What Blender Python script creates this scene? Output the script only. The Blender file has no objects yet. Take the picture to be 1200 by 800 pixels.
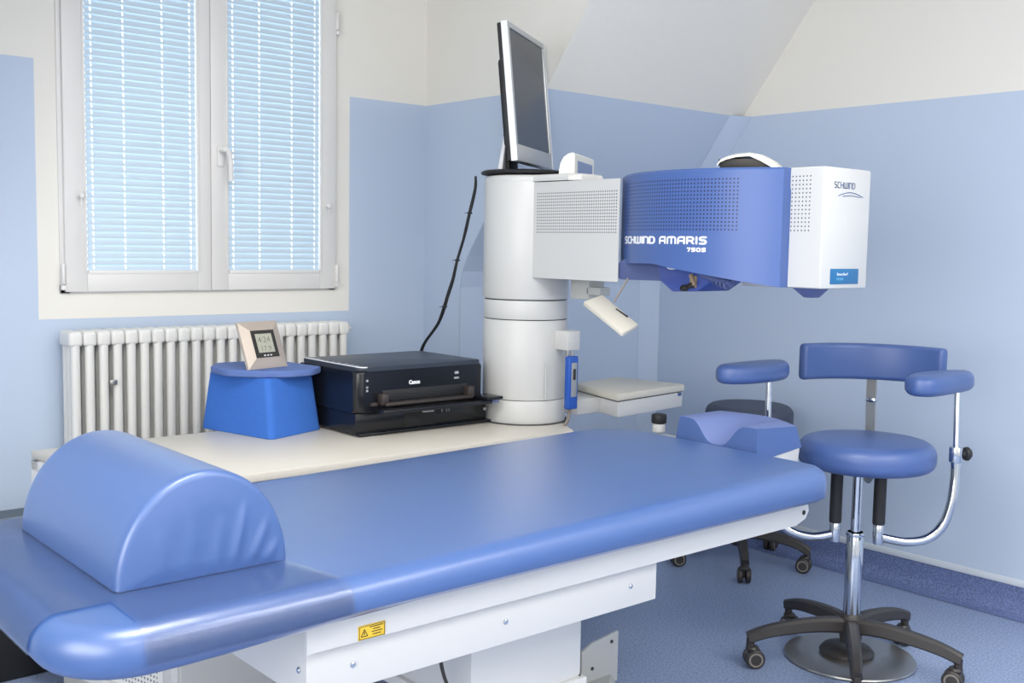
import bpy, bmesh, math, random
from mathutils import Vector, Matrix
random.seed(7)
S = bpy.context.scene
C = S.collection
PI = math.pi
R_ = math.radians

# ------------------------------------------------------------------ materials
def lin(c):
    return tuple(((v/255)/12.92 if v/255 <= .04045 else (((v/255)+.055)/1.055)**2.4) for v in c) + (1,)

def mat(name, rgb, rough=.5, metal=0, spec=.5, bump=0, bscale=200, coat=0, var=0, vscale=30, emit=None, estr=0, sheen=0):
    m = bpy.data.materials.new(name); m.use_nodes = True
    nt = m.node_tree; b = nt.nodes['Principled BSDF']
    col = lin(rgb)
    b.inputs['Base Color'].default_value = col
    b.inputs['Roughness'].default_value = rough
    b.inputs['Metallic'].default_value = metal
    b.inputs['Specular IOR Level'].default_value = spec
    b.inputs['Coat Weight'].default_value = coat
    b.inputs['Coat Roughness'].default_value = .33
    tc = nt.nodes.new('ShaderNodeTexCoord')
    if bump:
        n = nt.nodes.new('ShaderNodeTexNoise'); n.inputs['Scale'].default_value = bscale; n.inputs['Detail'].default_value = 4
        bp = nt.nodes.new('ShaderNodeBump'); bp.inputs['Strength'].default_value = bump; bp.inputs['Distance'].default_value = .002
        nt.links.new(tc.outputs['Object'], n.inputs['Vector']); nt.links.new(n.outputs['Fac'], bp.inputs['Height'])
        nt.links.new(bp.outputs['Normal'], b.inputs['Normal'])
    if var:
        n = nt.nodes.new('ShaderNodeTexNoise'); n.inputs['Scale'].default_value = vscale; n.inputs['Detail'].default_value = 3
        mx = nt.nodes.new('ShaderNodeMix'); mx.data_type = 'RGBA'
        mx.inputs[6].default_value = tuple(max(0, c*(1-var)) for c in col[:3])+(1,)
        mx.inputs[7].default_value = tuple(min(1, c*(1+var)) for c in col[:3])+(1,)
        nt.links.new(tc.outputs['Object'], n.inputs['Vector']); nt.links.new(n.outputs['Fac'], mx.inputs[0])
        nt.links.new(mx.outputs[2], b.inputs['Base Color'])
    if emit:
        b.inputs['Emission Color'].default_value = lin(emit); b.inputs['Emission Strength'].default_value = estr
    return m

def holes_mat(name, rgb, pitch, rad, u0, u1, v0, v1, rough=.4, hole=(30, 36, 60)):
    """sheet metal with a rectangular field of punched holes, in UV metres"""
    m = mat(name, rgb, rough)
    nt = m.node_tree; b = nt.nodes['Principled BSDF']; N = nt.nodes.new; L = nt.links.new
    uv = N('ShaderNodeUVMap'); sp = N('ShaderNodeSeparateXYZ'); L(uv.outputs[0], sp.inputs[0])
    def math_(op, a, bb=None):
        n = N('ShaderNodeMath'); n.operation = op
        for i, v in enumerate((a, bb)):
            if v is None: continue
            if isinstance(v, (int, float)): n.inputs[i].default_value = v
            else: L(v, n.inputs[i])
        return n.outputs[0]
    ds = []; masks = []
    for s, lo, hi in ((sp.outputs[0], u0, u1), (sp.outputs[1], v0, v1)):
        t = math_('DIVIDE', math_('SUBTRACT', s, lo), pitch)
        f = math_('SUBTRACT', math_('FRACT', t), .5)
        ds.append(math_('MULTIPLY', f, f))
        masks.append(math_('MULTIPLY', math_('GREATER_THAN', s, lo), math_('LESS_THAN', s, hi)))
    d = math_('SQRT', math_('ADD', ds[0], ds[1]))
    inside = math_('LESS_THAN', d, rad/pitch)
    fac = math_('MULTIPLY', inside, math_('MULTIPLY', masks[0], masks[1]))
    mx = N('ShaderNodeMix'); mx.data_type = 'RGBA'
    mx.inputs[6].default_value = lin(rgb); mx.inputs[7].default_value = lin(hole)
    L(fac, mx.inputs[0]); L(mx.outputs[2], b.inputs['Base Color'])
    return m

BLUE = (108, 138, 205)
M = {}
M['wall_blue'] = mat('wall_blue', (187, 202, 223), .6, bump=.12, bscale=350)
M['wall_white'] = mat('wall_white', (231, 229, 222), .7, bump=.15, bscale=300)
M['plaster'] = mat('plaster', (230, 228, 222), .8, bump=.5, bscale=160)
M['window_white'] = mat('window_white', (222, 221, 219), .35)
M['line_grey'] = mat('line_grey', (150, 150, 150), .6)
M['radiator'] = mat('radiator', (222, 222, 219), .35)
M['slat'] = mat('slat', (196, 214, 228), .45)
M['cord_white'] = mat('cord_white', (240, 244, 248), .6)
M['vinyl'] = mat('vinyl', (60, 93, 152), .34, spec=.7, coat=1.0, bump=.12, bscale=900, var=.03, vscale=8)
M['vinyl_soft'] = mat('vinyl_soft', (62, 94, 152), .40, spec=.7, coat=.9, bump=.15, bscale=700, var=.03, vscale=8)
M['stool_vinyl'] = mat('stool_vinyl', (66, 92, 148), .42, coat=.3, bump=.12, bscale=900)
M['grey_vinyl'] = mat('grey_vinyl', (66, 74, 92), .55, bump=.2, bscale=600)
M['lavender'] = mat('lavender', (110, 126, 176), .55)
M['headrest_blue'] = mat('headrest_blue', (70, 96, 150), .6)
M['white_shell'] = mat('white_shell', (202, 203, 202), .38)
M['cream_shell'] = mat('cream_shell', (212, 208, 196), .45)
M['white_top'] = mat('white_top', (208, 203, 192), .35)
M['bed_white'] = mat('bed_white', (212, 212, 210), .4)
M['bed_grey'] = mat('bed_grey', (188, 190, 186), .5)
M['dark_line'] = mat('dark_line', (60, 62, 64), .6)
M['laser_blue'] = mat('laser_blue', (70, 97, 154), .38)
M['scope_blue'] = mat('scope_blue', (82, 94, 140), .5)
M['scope_clear'] = mat('scope_clear', (66, 86, 158), .25)
M['amber'] = mat('amber', (158, 138, 112), .4)
M['hood_white'] = mat('hood_white', (222, 222, 214), .4)
M['hood_dark'] = mat('hood_dark', (52, 50, 46), .5)
M['silver'] = mat('silver', (186, 188, 190), .35, metal=.5)
M['silver_edge'] = mat('silver_edge', (226, 228, 232), .4)
M['screen'] = mat('screen', (52, 58, 66), .25)
M['screen_blue'] = mat('screen_blue', (118, 134, 172), .3)
M['black_plastic'] = mat('black_plastic', (20, 22, 27), .22, bump=.03)
M['black_top'] = mat('black_top', (46, 54, 66), .38)
M['black_matte'] = mat('black_matte', (30, 31, 34), .6)
M['printer_grey'] = mat('printer_grey', (58, 52, 50), .4)
M['rubber'] = mat('rubber', (22, 24, 30), .6)
M['foam_blue'] = mat('foam_blue', (52, 106, 192), .85, bump=.5, bscale=90, var=.05, vscale=25)
M['foam_lid'] = mat('foam_lid', (88, 112, 170), .8, bump=.3, bscale=200)
M['clock_frame'] = mat('clock_frame', (196, 184, 172), .4, metal=.35)
M['clock_black'] = mat('clock_black', (44, 42, 40), .4)
M['lcd'] = mat('lcd', (172, 174, 158), .3)
M['digit'] = mat('digit', (96, 98, 90), .5)
M['chrome'] = mat('chrome', (200, 205, 212), .12, metal=1)
M['steel'] = mat('steel', (176, 176, 174), .3, metal=.9)
M['stool_black'] = mat('stool_black', (50, 47, 46), .42, bump=.1, bscale=500)
M['caster_grey'] = mat('caster_grey', (128, 122, 116), .5)
M['ink_white'] = mat('ink_white', (240, 243, 248), .5)
M['ink_blue'] = mat('ink_blue', (46, 84, 140), .5)
M['ink_dark'] = mat('ink_dark', (50, 48, 30), .6)
M['label_teal'] = mat('label_teal', (28, 104, 156), .4)
M['label_cyan'] = mat('label_cyan', (120, 190, 225), .4)
M['label_yellow'] = mat('label_yellow', (238, 200, 60), .5)
M['handset_blue'] = mat('handset_blue', (34, 84, 176), .4)
M['handset_grey'] = mat('handset_grey', (150, 156, 160), .4)
M['rail_white'] = mat('rail_white', (214, 222, 230), .5)
M['black_box'] = mat('black_box', (18, 19, 22), .6)
M['grey_top'] = mat('grey_top', (96, 108, 118), .5)
M['fill_panel'] = mat('fill_panel', (240, 240, 238), .6, emit=(255, 250, 242), estr=.5)  # glowing pane of the added fill panels behind the camera
M['diffuser'] = mat('diffuser', (255, 255, 255), .5, emit=(255, 253, 248), estr=4)

def floor_mat(name, rgb):
    m = mat(name, rgb, .32, spec=.4)
    nt = m.node_tree; b = nt.nodes['Principled BSDF']; N = nt.nodes.new; L = nt.links.new
    tc = N('ShaderNodeTexCoord')
    n1 = N('ShaderNodeTexNoise'); n1.inputs['Scale'].default_value = 160; n1.inputs['Detail'].default_value = 3
    n2 = N('ShaderNodeTexVoronoi'); n2.inputs['Scale'].default_value = 230
    L(tc.outputs['Object'], n1.inputs[0]); L(tc.outputs['Object'], n2.inputs[0])
    r1 = N('ShaderNodeValToRGB'); e = r1.color_ramp.elements
    base = lin(rgb)
    e[0].position = .36; e[0].color = tuple(c*.72 for c in base[:3])+(1,)
    e[1].position = .64; e[1].color = tuple(min(1, c*1.3) for c in base[:3])+(1,)
    mid = e.new(.5); mid.color = base
    L(n1.outputs['Fac'], r1.inputs[0])
    mx = N('ShaderNodeMix'); mx.data_type = 'RGBA'; mx.inputs[7].default_value = tuple(min(1, c*2.1+.02) for c in base[:3])+(1,)
    lt = N('ShaderNodeMath'); lt.operation = 'LESS_THAN'; lt.inputs[1].default_value = .16
    ml = N('ShaderNodeMath'); ml.operation = 'MULTIPLY'; ml.inputs[1].default_value = .35
    L(n2.outputs['Distance'], lt.inputs[0]); L(lt.outputs[0], ml.inputs[0]); L(ml.outputs[0], mx.inputs[0])
    L(r1.outputs[0], mx.inputs[6]); L(mx.outputs[2], b.inputs['Base Color'])
    return m
M['floor'] = floor_mat('floor', (138, 154, 186))
M['cove'] = floor_mat('cove', (100, 114, 156))

def film_mat():
    m = bpy.data.materials.new('clear_film'); m.use_nodes = True
    nt = m.node_tree; nt.nodes.clear(); N = nt.nodes.new; L = nt.links.new
    o = N('ShaderNodeOutputMaterial'); t = N('ShaderNodeBsdfTransparent'); g = N('ShaderNodeBsdfGlossy')
    t.inputs[0].default_value = (.97, .98, 1, 1); g.inputs['Roughness'].default_value = .2
    f = N('ShaderNodeFresnel'); f.inputs[0].default_value = 1.38
    d = N('ShaderNodeBsdfDiffuse'); d.inputs[0].default_value = (.75, .82, .9, 1)
    mx = N('ShaderNodeMixShader'); mx2 = N('ShaderNodeMixShader'); mx2.inputs[0].default_value = .02
    tc = N('ShaderNodeTexCoord'); n = N('ShaderNodeTexNoise'); n.inputs['Scale'].default_value = 9; n.inputs['Detail'].default_value = 3
    bp = N('ShaderNodeBump'); bp.inputs['Strength'].default_value = .35; bp.inputs['Distance'].default_value = .01
    L(tc.outputs['Object'], n.inputs[0]); L(n.outputs['Fac'], bp.inputs['Height']); L(bp.outputs[0], g.inputs['Normal']); L(bp.outputs[0], f.inputs['Normal'])
    L(t.outputs[0], mx2.inputs[1]); L(d.outputs[0], mx2.inputs[2])
    L(f.outputs[0], mx.inputs[0]); L(mx2.outputs[0], mx.inputs[1]); L(g.outputs[0], mx.inputs[2]); L(mx.outputs[0], o.inputs[0])
    return m
M['film'] = film_mat()
def glass_mat():
    m = bpy.data.materials.new('window_glass'); m.use_nodes = True
    nt = m.node_tree; nt.nodes.clear(); N = nt.nodes.new; L = nt.links.new
    o = N('ShaderNodeOutputMaterial'); t = N('ShaderNodeBsdfTransparent'); g = N('ShaderNodeBsdfGlossy')
    t.inputs[0].default_value = (.95, .97, .97, 1); g.inputs['Roughness'].default_value = .02
    mx = N('ShaderNodeMixShader'); mx.inputs[0].default_value = .06
    L(t.outputs[0], mx.inputs[1]); L(g.outputs[0], mx.inputs[2]); L(mx.outputs[0], o.inputs[0])
    return m
M['glass'] = glass_mat()

# ------------------------------------------------------------------ helpers
def tag(o, label=None, cat=None, group=None, kind=None):
    if label: o['label'] = label
    if cat: o['category'] = cat
    if group: o['group'] = group
    if kind: o['kind'] = kind
    return o

def thing(name, label, cat, loc, group=None):
    o = bpy.data.objects.new(name, None); C.objects.link(o)
    o.location = loc; o.empty_display_size = .1
    return tag(o, label, cat, group)

def world_loc(o):
    v = Vector((0, 0, 0))
    while o is not None: v += o.location; o = o.parent
    return v

def obj(name, bm, mats, parent=None, loc=None, smooth=True, angle=35, label=None):
    """bm in world coordinates; linked as ONE mesh object whose origin is the parent's (or loc)"""
    org = world_loc(parent) if parent else Vector(loc or (0, 0, 0))
    bmesh.ops.translate(bm, verts=bm.verts, vec=-org)
    bmesh.ops.recalc_face_normals(bm, faces=bm.faces)
    me = bpy.data.meshes.new(name); bm.to_mesh(me); bm.free()
    if not isinstance(mats, (list, tuple)): mats = [mats]
    for m in mats: me.materials.append(m)
    o = bpy.data.objects.new(name, me); C.objects.link(o)
    if parent: o.parent = parent
    else: o.location = org
    if smooth:
        for p in me.polygons: p.use_smooth = True
        try: me.set_sharp_from_angle(angle=R_(angle))
        except Exception: pass
    if label: o['label'] = label
    return o

def pieces(name, bm, mats, parent=None, **k):
    """every loose piece of bm becomes an object (part) of its own"""
    bm.verts.index_update(); left = set(bm.verts); out = []
    while left:
        st_ = [left.pop()]; grp = {st_[0]}
        while st_:
            v = st_.pop()
            for e in v.link_edges:
                w_ = e.other_vert(v)
                if w_ not in grp: grp.add(w_); left.discard(w_); st_.append(w_)
        t = bmesh.new(); mp = {v: t.verts.new(v.co) for v in grp}
        fs = {f for v in grp for f in v.link_faces}
        for f in fs: t.faces.new([mp[v] for v in f.verts]).material_index = f.material_index
        out.append(obj(name, t, mats, parent, **k))
    bm.free(); return out

def NB(): return bmesh.new()

def merge(dst, src, Mx=None, mi=0):
    mp = {}
    for v in src.verts:
        co = Mx @ v.co if Mx is not None else v.co
        mp[v] = dst.verts.new(co)
    for f in src.faces:
        try:
            nf = dst.faces.new([mp[v] for v in f.verts]); nf.material_index = mi
        except ValueError: pass
    src.free()

def box(bm, x0, x1, y0, y1, z0, z1, bev=0, seg=2, Mx=None, mi=0):
    t = bmesh.new()
    bmesh.ops.create_cube(t, size=1)
    for v in t.verts:
        v.co = Vector(((x0+x1)/2+v.co.x*(x1-x0), (y0+y1)/2+v.co.y*(y1-y0), (z0+z1)/2+v.co.z*(z1-z0)))
    if bev: bmesh.ops.bevel(t, geom=t.edges[:], offset=bev, segments=seg, affect='EDGES', profile=.5)
    merge(bm, t, Mx, mi); return bm

def prism(bm, poly, z0, z1, bev=0, Mx=None, mi=0, seg=2):
    t = bmesh.new()
    a = [t.verts.new((p[0], p[1], z0)) for p in poly]; b = [t.verts.new((p[0], p[1], z1)) for p in poly]
    t.faces.new(a[::-1]); t.faces.new(b); n = len(poly)
    for i in range(n): t.faces.new((a[i], a[(i+1) % n], b[(i+1) % n], b[i]))
    if bev: bmesh.ops.bevel(t, geom=t.edges[:], offset=bev, segments=seg, affect='EDGES', profile=.5)
    merge(bm, t, Mx, mi); return bm

def hexa(bm, bot, top, bev=0, mi=0):
    """solid from 4 bottom and 4 top corners"""
    t = bmesh.new()
    a = [t.verts.new(p) for p in bot]; b = [t.verts.new(p) for p in top]
    t.faces.new(a[::-1]); t.faces.new(b)
    for i in range(4): t.faces.new((a[i], a[(i+1) % 4], b[(i+1) % 4], b[i]))
    if bev: bmesh.ops.bevel(t, geom=t.edges[:], offset=bev, segments=2, affect='EDGES', profile=.5)
    merge(bm, t, None, mi); return bm

def lathe(bm, prof, center, seg=40, axis='Z', Mx=None, mi=0):
    """prof: list of (r, h) along the axis"""
    t = bmesh.new(); rings = []
    for r, h in prof:
        if r < 1e-6: rings.append([t.verts.new((0, 0, h))]); continue
        rings.append([t.verts.new((r*math.cos(2*PI*k/seg), r*math.sin(2*PI*k/seg), h)) for k in range(seg)])
    for A, B in zip(rings, rings[1:]):
        for k in range(seg):
            a0, a1 = A[k % len(A)], A[(k+1) % len(A)]; b0, b1 = B[k % len(B)], B[(k+1) % len(B)]
            vs = [a0]
            if a1 is not a0: vs.append(a1)
            if b1 is not b0 or len(B) > 1: vs.append(b1)
            elif b1 not in vs: vs.append(b1)
            if b0 not in vs: vs.append(b0)
            if len(vs) >= 3:
                try: t.faces.new(vs)
                except ValueError: pass
    if len(rings[0]) > 1: t.faces.new(rings[0][::-1])
    if len(rings[-1]) > 1: t.faces.new(rings[-1])
    X = Matrix.Translation(center)
    if axis == 'X': X = X @ Matrix.Rotation(PI/2, 4, 'Y')
    if axis == 'Y': X = X @ Matrix.Rotation(-PI/2, 4, 'X')
    if Mx is not None: X = X @ Mx
    merge(bm, t, X, mi); return bm

def cyl(bm, r, z0, z1, center, seg=32, bev=.0, mi=0):
    if bev: pr = [(r-bev, z0), (r-bev*.3, z0+bev*.3), (r, z0+bev), (r, z1-bev), (r-bev*.3, z1-bev*.3), (r-bev, z1)]
    else: pr = [(r, z0), (r, z1)]
    return lathe(bm, pr, (center[0], center[1], 0), seg, mi=mi)

def smooth_path(pts, n=8):
    P = [Vector(p) for p in pts]; out = []
    for i in range(len(P)-1):
        p0 = P[max(i-1, 0)]; p1 = P[i]; p2 = P[i+1]; p3 = P[min(i+2, len(P)-1)]
        for k in range(n):
            t = k/n
            out.append(.5*((2*p1)+(-p0+p2)*t+(2*p0-5*p1+4*p2-p3)*t*t+(-p0+3*p1-3*p2+p3)*t**3))
    out.append(P[-1]); return out

def tube(bm, pts, r, seg=14, mi=0, shape=None):
    """sweep a circle (or a 2D shape list) along pts; r scalar or list"""
    P = [Vector(p) for p in pts]; n = len(P)
    T = []
    for i in range(n):
        d = (P[min(i+1, n-1)]-P[max(i-1, 0)]); T.append(d.normalized())
    up = Vector((0, 0, 1)) if abs(T[0].z) < .9 else Vector((1, 0, 0))
    nrm = (up - T[0]*up.dot(T[0])).normalized(); rings = []
    for i in range(n):
        nrm = (nrm - T[i]*nrm.dot(T[i])).normalized(); bi = T[i].cross(nrm)
        rr = r[i] if isinstance(r, (list, tuple)) else r
        if shape: ring = [bm.verts.new(P[i]+nrm*(s[1]*rr)+bi*(s[0]*rr)) for s in shape]
        else: ring = [bm.verts.new(P[i]+nrm*(rr*math.cos(2*PI*k/seg))+bi*(rr*math.sin(2*PI*k/seg))) for k in range(seg)]
        rings.append(ring)
    m = len(rings[0])
    for A, B in zip(rings, rings[1:]):
        for k in range(m):
            f = bm.faces.new((A[k], A[(k+1) % m], B[(k+1) % m], B[k])); f.material_index = mi
    f = bm.faces.new(rings[0][::-1]); f.material_index = mi
    f = bm.faces.new(rings[-1]); f.material_index = mi
    return bm

def rounded_poly(pts, radii, n=8):
    """CCW polygon with rounded corners"""
    out = []; N_ = len(pts)
    for i in range(N_):
        p = Vector(pts[i]); a = Vector(pts[i-1]); b = Vector(pts[(i+1) % N_])
        r = radii[i] if isinstance(radii, (list, tuple)) else radii
        if r <= 0: out.append(tuple(p)); continue
        da = (a-p).normalized(); db = (b-p).normalized()
        ang = math.acos(max(-1, min(1, da.dot(db)))); t = r/math.tan(ang/2)
        t = min(t, .49*(a-p).length, .49*(b-p).length); r = t*math.tan(ang/2)
        c = p+(da+db).normalized()*(r/math.sin(ang/2))
        s = p+da*t; e = p+db*t
        a0 = math.atan2(s.y-c.y, s.x-c.x); a1 = math.atan2(e.y-c.y, e.x-c.x)
        while a1 < a0: a1 += 2*PI
        if a1-a0 > PI: a1 -= 2*PI
        for k in range(n+1):
            q = a0+(a1-a0)*k/n; out.append((c.x+r*math.cos(q), c.y+r*math.sin(q)))
    return out

def densify(poly, step):
    out = []
    for i, p in enumerate(poly):
        q = poly[(i+1) % len(poly)]; L_ = math.dist(p, q); k = max(1, int(L_/step))
        for j in range(k): out.append((p[0]+(q[0]-p[0])*j/k, p[1]+(q[1]-p[1])*j/k))
    return out

def cushion(bm, outline, z0, z1, rt, rb, n=6, crown=0, zfun=None, mi=0, grid=False):
    """upholstered pad: CCW outline swept with rounded top and bottom edges and a slightly crowned top"""
    m = len(outline); P = [Vector(p).to_2d() for p in outline]; nr = []
    for i in range(m):
        e1 = (P[i]-P[i-1]); e2 = (P[(i+1) % m]-P[i])
        n1 = Vector((e1.y, -e1.x)); n2 = Vector((e2.y, -e2.x))
        v = (n1.normalized() if n1.length > 1e-9 else n1)+(n2.normalized() if n2.length > 1e-9 else n2)
        nr.append(v.normalized())
    prof = []
    for k in range(n+1):
        a = PI/2*k/n; prof.append((rb*(1-math.sin(a)), z0+rb*(1-math.cos(a))))
    for k in range(n+1):
        a = PI/2*k/n; prof.append((rt*(1-math.cos(a)), z1-rt+rt*math.sin(a)))
    c = sum(P, Vector((0, 0)))/m
    rings = []
    for ins, z in prof:
        rings.append([bm.verts.new((*(P[i]-nr[i]*ins), z)) for i in range(m)])
    last = [P[i]-nr[i]*rt for i in range(m)]
    for t in (.15, .35, .6, .85):
        rings.append([bm.verts.new((*(last[i].lerp(c, t)), z1+crown*(1-(1-t)**2))) for i in range(m)])
    for A, B in zip(rings, rings[1:]):
        for k in range(m):
            f = bm.faces.new((A[k], A[(k+1) % m], B[(k+1) % m], B[k])); f.material_index = mi
    f = bm.faces.new(rings[0][::-1]); f.material_index = mi
    cv = bm.verts.new((*c, z1+crown))
    for k in range(m):
        f = bm.faces.new((rings[-1][k], rings[-1][(k+1) % m], cv)); f.material_index = mi
    if zfun:
        for v in bm.verts: v.co.z += zfun(v.co)
    return bm

def text_bm(s, size, width=None, extrude=.0004, bold=0, spacing=1):
    """lettering as geometry: returns a bmesh in the XY plane, lower left at the origin"""
    cu = bpy.data.curves.new('lettering', 'FONT'); cu.body = s; cu.size = size; cu.extrude = extrude; cu.offset = bold
    cu.space_character = spacing; cu.resolution_u = 3
    to = bpy.data.objects.new('lettering', cu); C.objects.link(to)
    bpy.context.view_layer.update()
    dg = bpy.context.evaluated_depsgraph_get()
    me = bpy.data.meshes.new_from_object(to.evaluated_get(dg))
    bm = bmesh.new(); bm.from_mesh(me)
    bpy.data.objects.remove(to); bpy.data.curves.remove(cu); bpy.data.meshes.remove(me)
    xs = [v.co.x for v in bm.verts]; ys = [v.co.y for v in bm.verts]
    x0, x1 = min(xs), max(xs); y0 = min(ys); k = width/(x1-x0) if width else 1
    for v in bm.verts: v.co.x = (v.co.x-x0)*k; v.co.y -= y0
    return bm

def arc(cx, cy, rx, ry, d0, d1, n=6):
    return [(cx+rx*math.cos(R_(d0+(d1-d0)*k/n)), cy+ry*math.sin(R_(d0+(d1-d0)*k/n))) for k in range(n+1)]
# rounded machine lettering: strokes in a cell 1 high; (width, list of polylines)
GLYPH = {
 'S': (.80, [[(.78, 1)]+arc(.26, .76, .26, .24, 90, 270)+arc(.54, .26, .26, .26, 90, -90)+[(.02, 0)]]),
 'C': (.72, [[(.72, 1)]+arc(.32, .68, .32, .32, 90, 180)+arc(.32, .32, .32, .32, 180, 270)+[(.72, 0)]]),
 'H': (.78, [[(0, 0), (0, 1)], [(.78, 0), (.78, 1)], [(0, .52), (.78, .52)]]),
 'W': (1.15, [[(0, 1)]+arc(.2, .2, .2, .2, 180, 270)+[(.95, 0)]+arc(.95, .2, .2, .2, 270, 360)+[(1.15, 1)], [(.575, 0), (.575, 1)]]),
 'I': (.04, [[(.02, 0), (.02, 1)]]),
 'N': (.80, [[(0, 0), (0, 1)]+[(.46, 1)]+arc(.46, .66, .34, .34, 90, 0)+[(.80, 0)]]),
 'D': (.80, [[(0, 0), (0, 1), (.42, 1)]+arc(.42, .62, .38, .38, 90, 0)+arc(.42, .38, .38, .38, 0, -90)+[(0, 0)]]),
 'A': (.90, [[(0, 0)]+arc(.34, .66, .34, .34, 180, 90)+[(.90, 1), (.90, 0)], [(0, .40), (.90, .40)]]),
 'M': (1.25, [[(0, 0)]+arc(.28, .72, .28, .28, 180, 90)+[(.97, 1)]+arc(.97, .72, .28, .28, 90, 0)+[(1.25, 0)], [(.625, 0), (.625, 1)]]),
 'R': (.85, [[(0, 0), (0, 1), (.60, 1)]+arc(.60, .72, .25, .28, 90, -90)+[(.10, .44)], [(.48, .44), (.85, 0)]]),
 '7': (.75, [[(0, 1), (.75, 1), (.30, 0)]]),
 '5': (.78, [[(.76, 1), (.04, 1), (.04, .56), (.50, .56)]+arc(.50, .28, .28, .28, 90, -90)+[(0, 0)]]),
 '0': (.85, [[(.30, 1)]+arc(.55, .70, .30, .30, 90, 0)+arc(.55, .30, .30, .30, 0, -90)+arc(.30, .30, .30, .30, 270, 180)+arc(.30, .70, .30, .30, 180, 90)]),
}
def stroke_text(txt, height, width, wt, wy=None, gap=.34):
    """lettering from rounded strokes, lower left at the origin, wt = stroke width in x, wy in y"""
    wy = wy or wt; tot = sum(GLYPH[c][0] for c in txt)+gap*(len(txt)-1)
    kx = (width-wt)/tot; ky = height-wy; bm = bmesh.new(); x = 0
    for c in txt:
        w_, lines = GLYPH[c]
        for ln in lines:
            P = [Vector((wt/2+(x+a)*kx, wy/2+b*ky, 0)) for a, b in ln]
            for a, b in zip(P, P[1:]):
                d = (b-a)
                if d.length < 1e-7: continue
                d.normalize(); n_ = Vector((-d.y*wt/2, d.x*wy/2, 0))
                bm.faces.new([bm.verts.new(q) for q in (a-n_, b-n_, b+n_, a+n_)])
            for q in P:
                bm.faces.new([bm.verts.new((q.x+wt/2*math.cos(PI*k/4+PI/8), q.y+wy/2*math.sin(PI*k/4+PI/8), 0)) for k in range(8)])
        x += w_+gap
    return bm

def frame_mx(o, u, v):
    """matrix: local x -> u, local y -> v, origin o"""
    u = Vector(u).normalized(); v = Vector(v).normalized(); w = u.cross(v)
    X = Matrix.Identity(4)
    for i in range(3): X[i][0], X[i][1], X[i][2], X[i][3] = u[i], v[i], w[i], o[i]
    return X

def struct(name, bm, mats, parent=None, **k):
    o = obj(name, bm, mats, parent, **k)
    if not parent: o['kind'] = 'structure'
    return o

def quad(bm, pts, mi=0):
    f = bm.faces.new([bm.verts.new(p) for p in pts]); f.material_index = mi; return f

def slab(bm, pts, nrm, th, mi=0, mi_back=None):
    """a flat polygon given thickness th along -nrm"""
    n = Vector(nrm).normalized()*th
    a = [bm.verts.new(p) for p in pts]; b = [bm.verts.new(Vector(p)-n) for p in pts]
    fs = [bm.faces.new(a), bm.faces.new(b[::-1])]
    for i in range(len(pts)): fs.append(bm.faces.new((a[i], b[i], b[(i+1) % len(pts)], a[(i+1) % len(pts)])))
    for f in fs: f.material_index = mi

# ------------------------------------------------------------------ room
XR, YW, YK, XD, ZP, ZC = 3.65, 3.507, 3.27, 2.549, 1.768, 2.62
XL, YF, XDL = -1.4, -2.2, .62
bm = NB(); quad(bm, [(XL, YF, 0), (XR+.02, YF, 0), (XR+.02, YK+.02, 0), (XL, YK+.02, 0)])
quad(bm, [(XDL-.02, YK+.02, 0), (XD+.02, YK+.02, 0), (XD+.02, YW+.02, 0), (XDL-.02, YW+.02, 0)])
struct('floor', bm, M['floor'])

T = .06
# window wall (blue below the paint line, white above and around the window)
bm = NB(); n = (0, -1, 0)
def wr(x0, x1, z0, z1, mi): slab(bm, [(x0, YW, z0), (x1, YW, z0), (x1, YW, z1), (x0, YW, z1)], n, T, mi)
WX0, WX1, WZ0, WZ1 = 1.150, 2.112, 1.062, 2.24       # opening
wr(XDL-.03, 1.063, 0, ZP, 0); wr(XDL-.03, 1.063, ZP, ZC, 1)
wr(2.195, XD+.03, 0, ZP, 0); wr(2.195, XD+.03, ZP, ZC, 1)
wr(1.063, 2.195, 0, .965, 0)
wr(1.063, 2.195, .965, WZ0, 1); wr(1.063, WX0, WZ0, ZC, 1); wr(WX1, 2.195, WZ0, ZC, 1); wr(WX0, WX1, WZ1, ZC, 1)
struct('wall_back', bm, [M['wall_blue'], M['wall_white']], smooth=False)

# dormer side walls: cut by the roof slope; y of the slope at height z
def ys(z):
    if z <= 1.06: return YK
    if z >= ZP: return 2.80-(z-ZP)/1.30
    pts = [(1.06, YK), (1.12, YK-.012), (1.18, YK-.045), (ZP, 2.80)]
    for (za, ya), (zb, yb) in zip(pts, pts[1:]):
        if z <= zb: return ya+(yb-ya)*(z-za)/(zb-za)
ZS = [1.06, 1.09, 1.12, 1.15, 1.18, 1.3, 1.5, ZP]
def side_wall(name, x, sgn):
    bm = NB()
    low = [(x, YW, 0), (x, YK+.004, 0)]+[(x, ys(z)+.004, z) for z in ZS]+[(x, YW, ZP)]
    up = [(x, YW, ZP), (x, 2.808, ZP), (x, ys(ZC)+.008, ZC), (x, YW, ZC)]
    slab(bm, low, (sgn, 0, 0), T, 0); slab(bm, up, (sgn, 0, 0), T, 1)
    struct(name, bm, [M['wall_blue'], M['wall_white']], smooth=False)
side_wall('wall_dormer', XD, -1)
side_wall('wall_dormer_left', XDL, 1)

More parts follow.
